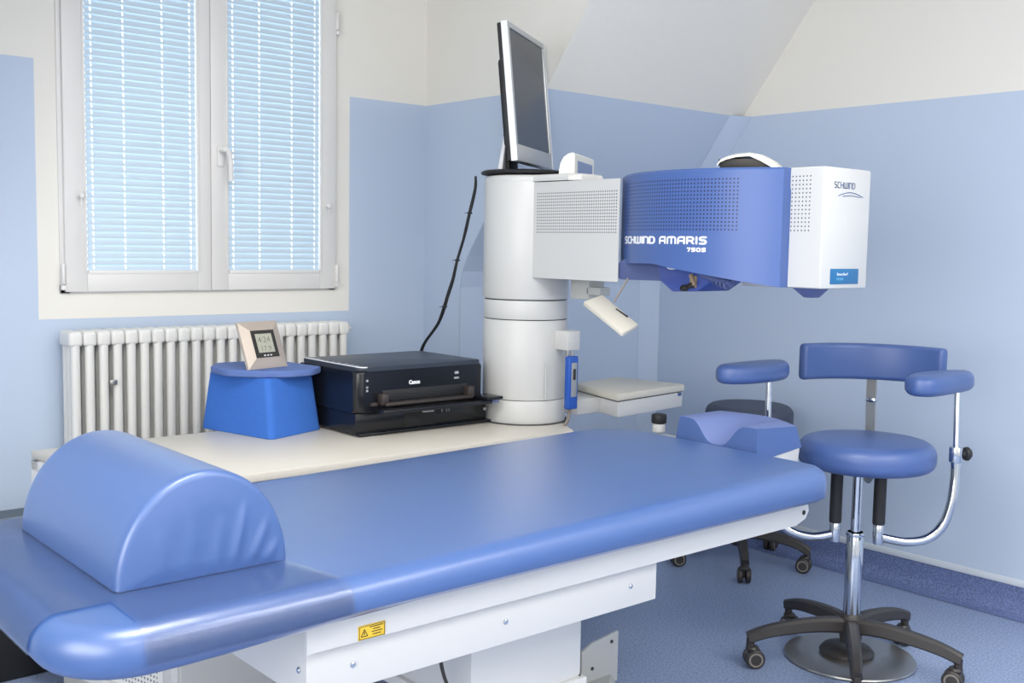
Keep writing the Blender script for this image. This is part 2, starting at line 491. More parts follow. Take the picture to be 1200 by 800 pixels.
# knee wall and roof slope on both sides of the dormer
def knee(name, x0, x1):
    bm = NB(); pr = [(YK, 0)]+[(ys(z), z) for z in ZS]
    for (ya, za), (yb, zb) in zip(pr, pr[1:]):
        slab(bm, [(x0, ya, za), (x1, ya, za), (x1, yb, zb), (x0, yb, zb)], Vector((0, -(zb-za), -(ya-yb))), .002, 0)
    bmesh.ops.remove_doubles(bm, verts=bm.verts, dist=.0001)
    struct(name, bm, [M['wall_blue']], angle=20)
knee('wall_knee', XD+.001, XR)
knee('wall_knee_left', XL, XDL-.001)
bm = NB()
nn = Vector((0, -(ZC-ZP), -(2.80-ys(ZC))))
for x0, x1 in ((XD+.001, XR+.03), (XL, XDL-.001)):
    slab(bm, [(x0, 2.80, ZP), (x1, 2.80, ZP), (x1, ys(ZC), ZC), (x0, ys(ZC), ZC)], nn, .05, 0)
struct('ceiling_slope', bm, M['plaster'], smooth=False)
# flat ceiling
bm = NB()
box(bm, XL-.06, XR+.06, YF-.06, ys(ZC)+.02, ZC, ZC+.06)
box(bm, XDL-.06, XD+.06, ys(ZC)+.02, YW+.06, ZC, ZC+.06)
struct('ceiling', bm, M['wall_white'], smooth=False)
# right wall
bm = NB()
slab(bm, [(XR, YF, 0), (XR, YK+.05, 0), (XR, YK+.05, 1.06), (XR, 2.80, ZP), (XR, YF, ZP)], (-1, 0, 0), T, 0)
slab(bm, [(XR, YF, ZP), (XR, 2.80+.04, ZP), (XR, ys(ZC)+.03, ZC), (XR, YF, ZC)], (-1, 0, 0), T, 1)
struct('wall_right', bm, [M['wall_blue'], M['wall_white']], smooth=False)
bm = NB()
for (a, b, nrm) in (((XL, YF), (XR, YF), (0, 1, 0)), ((XL, YF), (XL, YK), (1, 0, 0))):
    slab(bm, [(a[0], a[1], 0), (b[0], b[1], 0), (b[0], b[1], ZP), (a[0], a[1], ZP)], nrm, T, 0)
    slab(bm, [(a[0], a[1], ZP), (b[0], b[1], ZP), (b[0], b[1], ZC), (a[0], a[1], ZC)], nrm, T, 1)
struct('wall_left', bm, [M['wall_white'], M['wall_white']], smooth=False)
# chamfer strip in the corner between knee wall / slope and the right wall
bm = NB(); pr = [(YK, 0.0)]+[(ys(z), z) for z in ZS]
for (ya, za), (yb, zb) in zip(pr, pr[1:]):
    quad(bm, [(3.562, ya-.001, za), (XR-.001, ya-.045, za), (XR-.001, yb-.045, zb), (3.562, yb-.001, zb)])
bmesh.ops.remove_doubles(bm, verts=bm.verts, dist=.0001)
struct('trim_1', bm, M['wall_blue'], angle=20)
# painted strip where dormer side meets the slope (narrow plaster return)
bm = NB()
a = Vector((XD, 2.80, ZP)); b = Vector((XD, ys(ZC), ZC))
for k in (0,):
    n_ = Vector((0, -.79, -.61))*.001
    quad(bm, [a+n_+Vector((-.003, 0, 0)), b+n_+Vector((-.003, 0, 0)), b+n_+Vector((.022, 0, 0)), a+n_+Vector((.022, 0, 0))])
struct('trim_3', bm, M['wall_white'], smooth=False)

# coved floor covering running up the walls with a pale capping rail
def cove(name, p, q, nrm, rail=True):
    p = Vector(p); q = Vector(q); nrm = Vector(nrm); bm = NB(); prof = [(.075, .0015), (.05, .004), (.03, .012), (.014, .028), (.006, .05), (.004, .098)]
    for (d0, z0), (d1, z1) in zip(prof, prof[1:]):
        quad(bm, [p+nrm*d0+Vector((0, 0, z0)), q+nrm*d0+Vector((0, 0, z0)), q+nrm*d1+Vector((0, 0, z1)), p+nrm*d1+Vector((0, 0, z1))])
    bmesh.ops.remove_doubles(bm, verts=bm.verts, dist=.0001)
    struct(name, bm, M['cove'], angle=60)
cove('baseboard_right', (XR, YF, 0), (XR, YK, 0), (-1, 0, 0))
cove('baseboard_knee', (XD, YK, 0), (XR, YK, 0), (0, -1, 0))
cove('baseboard_back', (XDL, YW, 0), (XD, YW, 0), (0, -1, 0))
bm = NB(); box(bm, XR-.007, XR-.001, YF, YK-.05, .098, .122, .002)
struct('trim_2', bm, M['rail_white'])

# ------------------------------------------------------------------ window
win = bpy.data.objects.new('window_1', None); C.objects.link(win); win.location = (1.63, YW, 1.05); win['kind'] = 'structure'
bm = NB()
YO = YW-.006
for x0, x1, z0, z1 in ((1.128, 1.160, 1.045, 2.25), (2.100, 2.130, 1.045, 2.25), (1.128, 2.130, 1.045, 1.075), (1.128, 2.130, 2.215, 2.25)):
    box(bm, x0, x1, YO, YW+.05, z0, z1, .002)
obj('window_frame', bm, M['window_white'], win)
def sash(x0, x1, gx0, gx1):
    bm = NB(); z0, z1, gz0, gz1 = 1.051, 2.24, 1.112, 2.18; y0, y1 = YW-.020, YW+.03
    for a, b, c, d in ((x0, gx0, z0, z1), (gx1, x1, z0, z1), (gx0, gx1, z0, gz0), (gx0, gx1, gz1, z1)):
        box(bm, a, b, y0, y1, c, d, .0015)
    # glazing bead
    for a, b, c, d in ((gx0-.008, gx0, gz0, gz1), (gx1, gx1+.008, gz0, gz1)):
        box(bm, a, b, y0-.003, y0+.002, c, d, .001)
    s = obj('sash', bm, M['window_white'], win)
    bm = NB(); box(bm, gx0-.004, gx1+.004, YW+.012, YW+.016, gz0-.004, gz1+.004)
    obj('pane', bm, M['glass'], s)
    return s
s1 = sash(1.141, 1.6290, 1.209, 1.580); s2 = sash(1.6310, 2.124, 1.693, 2.057)
# handle on the right sash
bm = NB()
box(bm, 1.652, 1.676, YW-.028, YW-.018, 1.475, 1.545, .004)
tube(bm, smooth_path([(1.664, YW-.022, 1.53), (1.664, YW-.05, 1.53), (1.676, YW-.058, 1.525), (1.684, YW-.058, 1.49), (1.685, YW-.058, 1.425)], 5), .0085, 10)
obj('handle', bm, M['window_white'], s2)
for x, s in ((1.189, s1), (2.086, s2)):
    bm = NB(); lathe(bm, [(.004, 0), (.004, .012), (.008, .014), (.009, .02), (.006, .024)], (x, YW-.018, 1.355), 14, 'Y', Matrix.Rotation(PI, 4, 'X'))
    tube(bm, [(x, YW-.036, 1.35), (x-.002, YW-.036, 1.325)], .002, 8)
    obj('blind_cord_stop', bm, M['window_white'], s)
for x in (1.1335, 2.1275):
    for z in (1.075, 2.0):
        bm = NB(); cyl(bm, .0065, z, z+.065, (x, YW-.022), 12, .002); box(bm, x-.007, x+.007, YW-.028, YW-.012, z-.018, z-.002, .002)
        obj('hinge', bm, M['window_white'], win)

# ------------------------------------------------------------------ blinds
def blind(x0, x1, label):
    yb = YW-.012
    t = thing('venetian_blind', label, 'blind', ((x0+x1)/2, yb, 1.108), 'venetian blinds in the window')
    W = x1-x0; fr_c = (.055, .335, .69, .95); hw = .0022
    cuts = [x0]
    for q in fr_c: cuts += [x0+W*q-hw, x0+W*q+hw]
    cuts.append(x1)
    bm = NB(); z = 1.128; tilt = R_(74)
    while z < 2.19:
        w = .0124; pts = []
        for k in range(7):
            s = (k/6-.5)*2; arc = .0022*(1-s*s)
            dy = math.cos(tilt)*w*s-math.sin(tilt)*arc; dz = math.sin(tilt)*w*s+math.cos(tilt)*arc
            pts.append((yb+dy, z+dz))
        for n_, ((ya, za), (yb2, zb)) in enumerate(zip(pts, pts[1:])):
            for c_ in range(len(cuts)-1):
                if c_ % 2 == 1 and n_ in (2, 3, 4): continue        # cord holes let the daylight through
                quad(bm, [(cuts[c_], ya, za), (cuts[c_+1], ya, za), (cuts[c_+1], yb2, zb), (cuts[c_], yb2, zb)])
        z += .0213
    bmesh.ops.remove_doubles(bm, verts=bm.verts, dist=.00005)
    obj('slats', bm, M['slat'], t)
    bm = NB(); box(bm, x0, x1, yb-.010, yb+.008, 1.107, 1.119, .002); obj('bottom_rail', bm, M['window_white'], t)
    bm = NB(); box(bm, x0, x1, yb-.012, yb+.008, 2.185, 2.21, .002); obj('head_rail', bm, M['window_white'], t)
    for q in fr_c:
        x = x0+W*q; bm = NB()
        tube(bm, [(x, yb-.0055, 1.115), (x, yb-.0055, 2.19)], .0006, 5)
        obj('ladder_cord', bm, M['cord_white'], t)
    return t
blind(1.212, 1.5775, 'light blue venetian blind in the left window sash, slats closed')
blind(1.6955, 2.0545, 'light blue venetian blind in the right window sash beside the handle')

# ------------------------------------------------------------------ radiator
rad = thing('radiator', 'white column radiator with many ribs under the window', 'radiator', (1.62, YW-.07, .30))
def section_bm(x, yc):
    bm = NB(); zt, zb = .934, .33
    for dy in (-.034, 0, .034):
        r = .0148
        tube(bm, [(x, yc+dy, zb+.02), (x, yc+dy, zt-.02)], r, 14)
    for z, s in ((zt, -1), (zb, 1)):
        # header: flattened rounded block joining the columns
        ol = rounded_poly([(x-.0215, yc-.050), (x+.0215, yc-.050), (x+.0215, yc+.050), (x-.0215, yc+.050)], .012, 5)
        z0, z1 = (z-.048, z) if s < 0 else (z, z+.048)
        cushion(bm, ol, z0, z1, .014, .010, 5)
    return bm
pitch = .04385; x0 = 1.132
first = obj('section', section_bm(x0, YW-.085), M['radiator'], rad)
for k in range(1, 23):
    c = first.copy(); C.objects.link(c); c.parent = rad; c.location = first.location+Vector((pitch*k, 0, 0))
bm = NB(); lathe(bm, [(.015, 0), (.015, .012), (.008, .018), (.008, .03)], (x0+22*pitch+.02, YW-.085, .905), 14, 'X'); obj('vent_valve', bm, M['radiator'], rad)
bm = NB(); tube(bm, [(1.238, YW-.085, .77), (1.238, YW-.142, .77)], .004, 8); box(bm, 1.23, 1.252, YW-.146, YW-.14, .762, .778, .001)
obj('temperature_clip', bm, M['steel'], rad)
bm = NB()
for x in (1.2, 2.03): box(bm, x-.01, x+.01, YW-.05, YW, .84, .88, .003); box(bm, x-.01, x+.01, YW-.05, YW, .38, .42, .003)
pieces('wall_bracket', bm, M['radiator'], rad)
bm = NB(); tube(bm, smooth_path([(1.11, YW-.085, .35), (1.09, YW-.085, .35), (1.082, YW-.085, .33), (1.08, YW-.085, .2), (1.08, YW-.085, 0.0)], 5), .009, 10)
obj('pipe', bm, M['radiator'], rad)

# ------------------------------------------------------------------ laser machine
CX, CY = 2.34, 2.652
las = thing('laser_machine', 'large white and blue eye laser machine with column and overhead arm', 'medical machine', (1.9, 2.7, 0))
top_poly = [(1.03, 2.388), (2.318, 2.388), (2.47, 2.66), (2.47, 3.0), (.882, 3.0)]
bm = NB(); prism(bm, top_poly, .628, .65, .003); obj('cabinet_top', bm, M['white_top'], las)
bm = NB()
body = [(1.035, 2.397), (2.311, 2.397), (2.460, 2.663), (2.460, 2.995), (.886, 2.995)]
prism(bm, body, .07, .6275, .004)
cab = obj('cabinet_body', bm, M['white_shell'], las)
bm = NB(); prism(bm, [(1.10, 2.44), (2.28, 2.44), (2.42, 2.68), (2.42, 2.95), (.94, 2.95)], .0, .072); obj('plinth', bm, M['bed_grey'], las)
# left end panel: frame, perforated inlay and lock
u = Vector((.15, -.598, 0)).normalized()        # along the left end towards the front
nL = Vector((u.y, -u.x, 0)); nL = nL if nL.x < 0 else -nL
o_ = Vector((.886, 2.995, 0))
def onend(s, z, d=.002): return o_+u*s+Vector((0, 0, z))+nL*d
bm = NB(); uvl = bm.loops.layers.uv.new('UVMap')
f = bm.faces.new([bm.verts.new(onend(s, z, .0035)) for s, z in ((.04, .10), (.55, .10), (.55, .29), (.04, .29))])
for lp, uvv in zip(f.loops, ((0, 0), (.51, 0), (.51, .19), (0, .19))): lp[uvl].uv = uvv
me_ = bmesh.ops.extrude_face_region(bm, geom=[f]); bmesh.ops.translate(bm, verts=[v for v in me_['geom'] if isinstance(v, bmesh.types.BMVert)], vec=-nL*.0025)
obj('perforated_panel', bm, holes_mat('end_holes', (224, 224, 220), .0125, .0034, .02, .49, .01, .18, .5, (120, 122, 124)), cab, smooth=False)
bm = NB()
def bar(s0, s1, z0, z1, d0, d1, mi=0):
    slab(bm, [onend(s0, z0, d1), onend(s1, z0, d1), onend(s1, z1, d1), onend(s0, z1, d1)], nL, d1-d0, mi)
bar(0, .60, .072, .092, 0, .008); bar(0, .60, .60, .625, 0, .006); bar(0, .03, .072, .625, 0, .006); bar(.585, .612, .072, .625, 0, .006)
obj('end_frame', bm, M['bed_white'], cab, smooth=False)
bm = NB(); bar(.09, .13, .578, .583, .0, .006); bar(.125, .13, .583, .592, 0, .006)
obj('lock', bm, M['dark_line'], cab, smooth=False, label='small dark lock slot')

# column
def ring_(r, z0, z1, name, m, bev=.002):
    bm = NB(); cyl(bm, r, z0, z1, (CX, CY), 64, bev); return obj(name, bm, m, las)
ring_(.138, .65, .652+.075, 'column_foot', M['white_shell'])
ring_(.134, .727, .729, 'column_seam', M['dark_line'], 0)
ring_(.1385, .729, .985, 'column_lower', M['white_shell'])
ring_(.134, .985, .988, 'column_seam', M['dark_line'], 0)
ring_(.138, .988, 1.048, 'column_ring', M['white_shell'])
ring_(.134, 1.048, 1.051, 'column_seam', M['dark_line'], 0)
ring_(.141, 1.051, 1.430, 'column_upper', M['white_shell'], .006)
ring_(.146, .649, .6535, 'column_gasket', M['dark_line'], 0)

# arm housing with perforated left side
bm = NB(); prism(bm, [(2.263, 2.163), (2.46, 2.42), (2.46, 2.575), (2.263, 2.575)], 1.122, 1.421, .003)
arm = obj('arm_housing', bm, M['white_shell'], las)
bm = NB(); uvl = bm.loops.layers.uv.new('UVMap')
xx = 2.2620
vs = [bm.verts.new(p) for p in ((xx, 2.5745, 1.123), (xx, 2.1635, 1.123), (xx, 2.1635, 1.420), (xx, 2.5745, 1.420))]
f = bm.faces.new(vs)
for lp, uvv in zip(f.loops, ((0, 0), (.411, 0), (.411, .297), (0, .297))): lp[uvl].uv = uvv
g = bmesh.ops.extrude_face_region(bm, geom=[f]); bmesh.ops.translate(bm, verts=[v for v in g['geom'] if isinstance(v, bmesh.types.BMVert)], vec=(.003, 0, 0))
obj('side_panel', bm, holes_mat('arm_holes', (202, 203, 202), .0092, .0023, .054, .054+.0092*38, .138, .138+.0092*14, .4, (84, 84, 88)), arm, smooth=False)
# cap over the column and root of the arm
bm = NB(); ol = []
for k in range(25):
    a = R_(-8+243*k/24)
    ol.append((CX+.1412*math.cos(a), CY+.1412*math.sin(a)))
ol += [(CX-.076, 2.50), (CX-.068, 2.39), (CX-.04, 2.36), (CX+.05, 2.36), (CX+.10, 2.42)]
cushion(bm, ol, 1.424, 1.445, .010, .001, 4); obj('column_cap', bm, M['white_shell'], las)
# curved blue cover
ccx, ccy, cr, a0, a1 = 2.6485, 1.9088, .4436, 2.36, 3.815
zbt = [(0, 1.158), (.08, 1.170), (.2, 1.178), (.42, 1.180), (.5, 1.172), (.6, 1.164), (.75, 1.150), (.9, 1.136), (1, 1.128)]
def lerp_tab(t, tab):
    for (ta, va), (tb, vb) in zip(tab, tab[1:]):
        if t <= tb: return va+(vb-va)*(t-ta)/(tb-ta)
    return tab[-1][1]
bm = NB(); uvl = bm.loops.layers.uv.new('UVMap'); NA = 48
outer = []; inner = []
for i in range(NA+1):
    t = i/NA; a = a0+(a1-a0)*t; zb = lerp_tab(t, zbt)
    col = []; ins = []
    for z in (zb, 1.426, 1.432):
        rr = cr if z < 1.43 else cr-.006
        col.append(bm.verts.new((ccx+rr*math.cos(a), ccy+rr*math.sin(a), z)))
        ins.append(bm.verts.new((2.50 if z < 1.43 else 2.50, ccy+cr*math.sin(a)*.98, z)))
    outer.append(col); inner.append(ins)
L_arc = cr*(a1-a0)
for i in range(NA):
    for k in range(2):
        f = bm.faces.new((outer[i][k], outer[i+1][k], outer[i+1][k+1], outer[i][k+1]))
        for lp, (t, zz) in zip(f.loops, ((i, outer[i][k].co.z), (i+1, outer[i+1][k].co.z), (i+1, outer[i+1][k+1].co.z), (i, outer[i][k+1].co.z))):
            lp[uvl].uv = (L_arc*t/NA, zz)
    for A, B in ((outer, inner),):
        f = bm.faces.new((A[i][2], A[i+1][2], B[i+1][2], B[i][2])); 
        f2 = bm.faces.new((A[i+1][0], A[i][0], B[i][0], B[i+1][0]))
        f3 = bm.faces.new((B[i+1][0], B[i][0], B[i][2], B[i+1][2]))
        for ff in (f, f2, f3):
            for lp in ff.loops: lp[uvl].uv = (-1, -1)
for i in (0, NA):
    f = bm.faces.new((outer[i][0], outer[i][1], outer[i][2], inner[i][2], inner[i][0]))
    for lp in f.loops: lp[uvl].uv = (-1, -1)
cov = obj('curved_cover', bm, holes_mat('cover_holes', (70, 97, 156), .0100, .0025, .0766, .0766+.0100*46, 1.268, 1.268+.0100*14, .36, (34, 40, 80)), las)
cov.name = 'curved_cover'
# lettering that follows the curve
def on_curve(bmt, s0, z0):
    for v in bmt.verts:
        s = s0+v.co.x; a = a0+(a1-a0)*s/L_arc; rr = cr+.0006+v.co.z
        v.co = Vector((ccx+rr*math.cos(a), ccy+rr*math.sin(a), z0+v.co.y))
    return bmt
tb = stroke_text('SCHWIND', .0215, .190, .0085, .0046); on_curve(tb, .090, 1.2335); obj('lettering', tb, M['ink_white'], cov, smooth=False, label='white maker lettering')
tb = stroke_text('AMARIS', .0215, .158, .0062, .0050, .42); on_curve(tb, .2956, 1.2335); obj('lettering', tb, M['ink_white'], cov, smooth=False)
tb = stroke_text('750S', .0115, .058, .0042, .0034, .45); on_curve(tb, .3936, 1.2140); obj('lettering', tb, M['ink_white'], cov, smooth=False)

# head box
bm = NB(); prism(bm, [(2.338, 1.536), (2.549, 1.536), (2.549, 1.78), (2.338, 1.78)], 1.127, 1.433, .005)
hd = obj('head_housing', bm, M['white_shell'], las)
bm = NB(); uvl = bm.loops.layers.uv.new('UVMap'); xx = 2.3375
f = bm.faces.new([bm.verts.new(p) for p in ((xx, 1.700, 1.130), (xx, 1.541, 1.130), (xx, 1.541, 1.430), (xx, 1.700, 1.430))])
for lp, uvv in zip(f.loops, ((0, 0), (.159, 0), (.159, .30), (0, .30))): lp[uvl].uv = uvv
g = bmesh.ops.extrude_face_region(bm, geom=[f]); bmesh.ops.translate(bm, verts=[v for v in g['geom'] if isinstance(v, bmesh.types.BMVert)], vec=(.0015, 0, 0))
obj('vent_panel', bm, holes_mat('head_holes', (202, 203, 202), .0105, .0021, .065, .065+.0105*6, .138, .138+.01035*14, .4, (70, 72, 76)), hd, smooth=False)
def on_front(bmt, x, z, y=1.5352):
    X = frame_mx((x, y, z), (1, 0, 0), (0, 0, 1)); bmt.transform(X); return bmt
obj('lettering', on_front(stroke_text('SCHWIND', .0160, .095, .0022, .0020), 2.379, 1.381), M['ink_blue'], hd, smooth=False)
bm = NB()
for xa, xb, zc, h, w in ((2.400, 2.512, 1.362, .010, .0016), (2.420, 2.500, 1.361, .003, .0014)):
    P = [(xa+(xb-xa)*k/16, 1.5355, zc+h*math.sin(PI*k/16)) for k in range(17)]
    tube(bm, P, w*.6, 6)
obj('logo_arc', bm, M['ink_blue'], hd)
bm = NB(); box(bm, 2.378, 2.505, 1.5335, 1.5360, 1.139, 1.178, .0008); lb = obj('label', bm, M['label_teal'], hd, label='small teal label')
obj('lettering', on_front(text_bm('SmartSurf', .0100, .050, .0002), 2.405, 1.161, 1.5332), M['ink_white'], lb, smooth=False)
obj('lettering', on_front(text_bm('MODE', .0085, .030, .0002), 2.405, 1.149, 1.5332), M['label_cyan'], lb, smooth=False)
bm = NB()
hexa(bm, [(2.362, 1.575, 1.103), (2.395, 1.575, 1.103), (2.395, 1.600, 1.103), (2.362, 1.600, 1.103)],
     [(2.345, 1.560, 1.128), (2.418, 1.560, 1.128), (2.418, 1.625, 1.128), (2.345, 1.625, 1.128)], .001)
obj('aperture_cone', bm, M['scope_blue'], hd)

# microscope and optics hanging under the cover (profile in the y-z plane)
def yz_prism(bm, pts, x0, x1, bev=.004):
    X = Matrix(((0, 0, 1, 0), (1, 0, 0, 0), (0, 1, 0, 0), (0, 0, 0, 1)))
    return prism(bm, pts, x0, x1, bev, X, seg=3)
bm = NB()
yz_prism(bm, rounded_poly([(2.178, 1.130), (2.178, 1.172), (2.145, 1.190), (1.955, 1.190), (1.955, 1.132)][::-1], [.02, .02, .018, .022, .018][::-1], 5), 2.27, 2.36, .004)
mic = obj('microscope_body', bm, M['scope_blue'], las)
bm = NB()
yz_prism(bm, [(2.004, 1.134), (1.955, 1.104), (1.868, 1.108), (1.828, 1.132), (1.806, 1.152), (1.80, 1.175), (2.01, 1.185)], 2.262, 2.40, .004)
obj('optics_housing', bm, M['scope_clear'], las)
bm = NB()
for yy, zz, r in ((1.88, 1.124, .008), (1.905, 1.116, .009)):
    lathe(bm, [(r, 0), (r, .02), (r*.7, .026), (r*.6, .02)], (2.268, yy, zz), 18, 'X', Matrix.Rotation(PI, 4, 'Y'))
pieces('eyepiece', bm, M['hood_dark'], mic)
bm = NB(); box(bm, 2.2585, 2.2625, 1.868, 1.892, 1.118, 1.150, .002); tube(bm, [(2.255, 1.885, 1.152), (2.252, 1.868, 1.125)], .006, 8); obj('lens_reflector', bm, M['amber'], mic)
bm = NB(); tube(bm, smooth_path([(2.27, 1.99, 1.178), (2.262, 1.965, 1.168), (2.26, 1.93, 1.172), (2.262, 1.90, 1.178)], 5), .004, 8); obj('cable', bm, M['ink_white'], mic)
bm = NB()
tube(bm, smooth_path([(2.255, 1.845, 1.155), (2.262, 1.805, 1.144), (2.268, 1.755, 1.132)], 5), [.011]*10+[.012], 12)
for k in range(4):
    lathe(bm, [(.011, -.003), (.013, 0), (.011, .003)], (2.263, 1.81-.013*k, 1.141-.004*k), 12, 'Y')
obj('joystick_handle', bm, M['scope_blue'], mic)

# hood on top of the cover
bm = NB()
hy0, hy1 = 1.93, 1.70      # far-left to near-right
prof = [(0, 1.452), (.05, 1.463), (.15, 1.470), (.30, 1.476), (.5, 1.478), (.68, 1.472), (.82, 1.458), (.93, 1.442), (1, 1.431)]
th_ = .010
u_ = Vector((.42, -.9)).normalized(); base = Vector((2.345, 1.865)); Lh = .172
vv = Vector((-u_.y, u_.x))
rows = []
for s, z in prof:
    row = []
    for w in (-.055, -.045, 0, .045, .055):
        p = base+u_*(s*Lh)+vv*w; dz = -.004 if abs(w) > .05 else 0
        row.append((Vector((p.x, p.y, z+dz)), Vector((p.x, p.y, max(1.428, z+dz-(.006 if s < .6 else .014))))))
    rows.append(row)
V = [[(bm.verts.new(a), bm.verts.new(b)) for a, b in r] for r in rows]
for i in range(len(V)-1):
    for j in range(4):
        bm.faces.new([V[i][j][0], V[i+1][j][0], V[i+1][j+1][0], V[i][j+1][0]])
        bm.faces.new([V[i][j][1], V[i][j+1][1], V[i+1][j+1][1], V[i+1][j][1]])
    for j in (0, 4): bm.faces.new([V[i][j][0], V[i+1][j][0], V[i+1][j][1], V[i][j][1]])
for i in (0, len(V)-1):
    for j in range(4): bm.faces.new([V[i][j][0], V[i][j+1][0], V[i][j+1][1], V[i][j][1]])
obj('top_hood', bm, M['hood_white'], las)
bm = NB()
pts = [(base+u_*s*Lh+vv*w) for s, w in ((.04, -.04), (.86, -.04), (.86, .04), (.04, .04))]
top_z = [1.445, 1.445, 1.445, 1.445]
hexa(bm, [(p.x, p.y, 1.429) for p in pts], [(p.x, p.y, z) for p, z in zip([base+u_*s*Lh+vv*w for s, w in ((.01, -.048), (.62, -.048), (.62, .048), (.01, .048))], (1.462,)*4)], .002)
obj('hood_interior', bm, M['hood_dark'], las)

# small control screen on top of the arm
d_ = Vector((.853, .522, 0)); nb = Vector((-.522, .853, 0)); P0 = Vector((2.315, 2.408, 0))
bm = NB(); prof = [(0, 1.425), (0, 1.506), (.006, 1.511), (.02, 1.508), (.036, 1.497), (.046, 1.478), (.050, 1.455), (.050, 1.425)]
A = [bm.verts.new(P0+nb*a+Vector((0, 0, z))) for a, z in prof]; B = [bm.verts.new(P0+d_*.25+nb*a+Vector((0, 0, z))) for a, z in prof]
bm.faces.new(A); bm.faces.new(B[::-1])
for i in range(len(A)): bm.faces.new((A[i], B[i], B[(i+1) % len(A)], A[(i+1) % len(A)]))
ts = obj('control_screen', bm, M['hood_white'], las)
bm = NB(); q = [P0-nb*.001+d_*a+Vector((0, 0, z)) for a, z in ((.035, 1.43), (.225, 1.43), (.225, 1.488), (.035, 1.488))]
slab(bm, q, -nb, .002); obj('screen_glass', bm, M['screen_blue'], ts, smooth=False)

# bracket, keyboard and hanging rod
bm = NB(); box(bm, 2.33, 2.40, 2.35, 2.43, 1.06, 1.124, .004); box(bm, 2.33, 2.375, 2.30, 2.36, 1.075, 1.10, .003)
obj('arm_bracket', bm, M['bed_grey'], las)
bm = NB(); tube(bm, [(2.255, 2.115, 1.135), (2.215, 2.13, 1.067)], .0030, 10); obj('rod', bm, M['caster_grey'], las)
bm = NB()
kb = [Vector(p) for p in ((2.114, 1.996, .993), (2.225, 2.042, 1.009), (2.245, 2.205, 1.085), (2.177, 2.214, 1.066))]
nk = (kb[1]-kb[0]).cross(kb[3]-kb[0]).normalized()
hexa(bm, [p-nk*.013 for p in kb], kb, .003)
key = obj('keyboard', bm, M['cream_shell'], las)
bm = NB(); c0 = kb[0].lerp(kb[1], .88).lerp(kb[3].lerp(kb[2], .88), .25); c1 = kb[0].lerp(kb[1], .80).lerp(kb[3].lerp(kb[2], .80), .52)
tube(bm, [c0+nk*.002, c1+nk*.002], .003, 6); obj('slot', bm, M['black_matte'], key)
bm = NB(); c2 = c1.lerp(kb[2], .3); ax = (kb[3]-kb[0]).normalized()
box(bm, -.014, .014, -.02, .02, 0, .010, .003, Mx=frame_mx(c2, nk.cross(ax), ax)); obj('rod_socket', bm, M['cream_shell'], key)

# box on the column side with handset rail
bm = NB(); box(bm, 2.347, 2.400, 2.453, 2.525, .893, .955, .003); obj('socket_box', bm, M['white_shell'], las)
bm = NB(); tube(bm, [(2.366, 2.474, .70), (2.366, 2.474, .895)], .006, 10); tube(bm, [(2.38, 2.468, .87), (2.38, 2.468, .895)], .005, 10); pieces('hanging_rail', bm, M['steel'], las)
hs = thing('hand_control', 'bright blue hand control hanging on the white column', 'remote control', (2.366, 2.455, .705))
bm = NB(); box(bm, 2.346, 2.388, 2.444, 2.4665, .705, .875, .005, 3); hb = obj('casing', bm, M['handset_blue'], hs)
bm = NB(); box(bm, 2.356, 2.380, 2.4425, 2.445, .745, .855, .002); obj('keypad', bm, M['handset_grey'], hs)
bm = NB(); box(bm, 2.362, 2.374, 2.4415, 2.443, .80, .835, .0008); obj('key', bm, M['clock_black'], hs)
bm = NB(); tube(bm, smooth_path([(2.366, 2.458, .708), (2.366, 2.46, .69), (2.36, 2.462, .665), (2.352, 2.468, .652)], 6), .006, 10); obj('cord', bm, M['caster_grey'], hs)
bm = NB(); tube(bm, [(2.305, 2.508, .735), (2.305, 2.508, .855)], .0022, 8); obj('guide_wire', bm, M['white_shell'], las)

# swing tray beside the column
P = [Vector(p) for p in ((2.505, 2.381, 0), (2.895, 2.430, 0), (2.845, 2.715, 0), (2.585, 2.665, 0))]
def zat(z): return [Vector((p.x, p.y, z)) for p in P]
bm = NB(); cc = sum(P, Vector())/4
def ins(k, z): return [Vector((p.x+(cc.x-p.x)*k, p.y+(cc.y-p.y)*k, z)) for p in P]
hexa(bm, ins(.03, .672), ins(.03, .7235), .004); td = obj('tray_drawer', bm, M['white_shell'], las)
bm = NB(); hexa(bm, ins(.05, .723), ins(.05, .7265), 0); obj('tray_seam', bm, M['dark_line'], las)
bm = NB(); hexa(bm, ins(0, .726), ins(0, .751), .006); obj('tray_top', bm, M['cream_shell'], las)
bm = NB(); box(bm, 2.858, 2.876, 2.427, 2.431, .712, .722, .001); obj('latch', bm, M['ink_blue'], td)
bm = NB(); box(bm, 2.44, 2.56, 2.50, 2.64, .672, .722, .005); obj('tray_arm', bm, M['white_shell'], las)

# ------------------------------------------------------------------ monitor on the column
mon = thing('computer_monitor', 'flat silver computer monitor standing on top of the white column', 'monitor', (CX+.01, CY, 1.446))
u3 = Vector((.853, .522, 0)).normalized(); f3 = Vector((.522, -.853, 0)); up3 = (Vector((0, 0, 1))-f3*.10).normalized()
O3 = Vector((2.196, 2.538, 1.486)); n3 = u3.cross(up3); n3 = n3 if n3.dot(f3) > 0 else -n3
X3 = Matrix.Identity(4)
for i in range(3): X3[i][0], X3[i][1], X3[i][2], X3[i][3] = u3[i], up3[i], n3[i], O3[i]
W3, H3 = .402, .428
bm = NB(); t = .018
for x0, x1, y0, y1 in ((0, W3, 0, .052), (0, W3, H3-t, H3), (0, t, .052, H3-t), (W3-t, W3, .052, H3-t)):
    box(bm, x0, x1, y0, y1, -.020, 0, .0015, Mx=X3)
bz = obj('bezel', bm, M['silver'], mon)
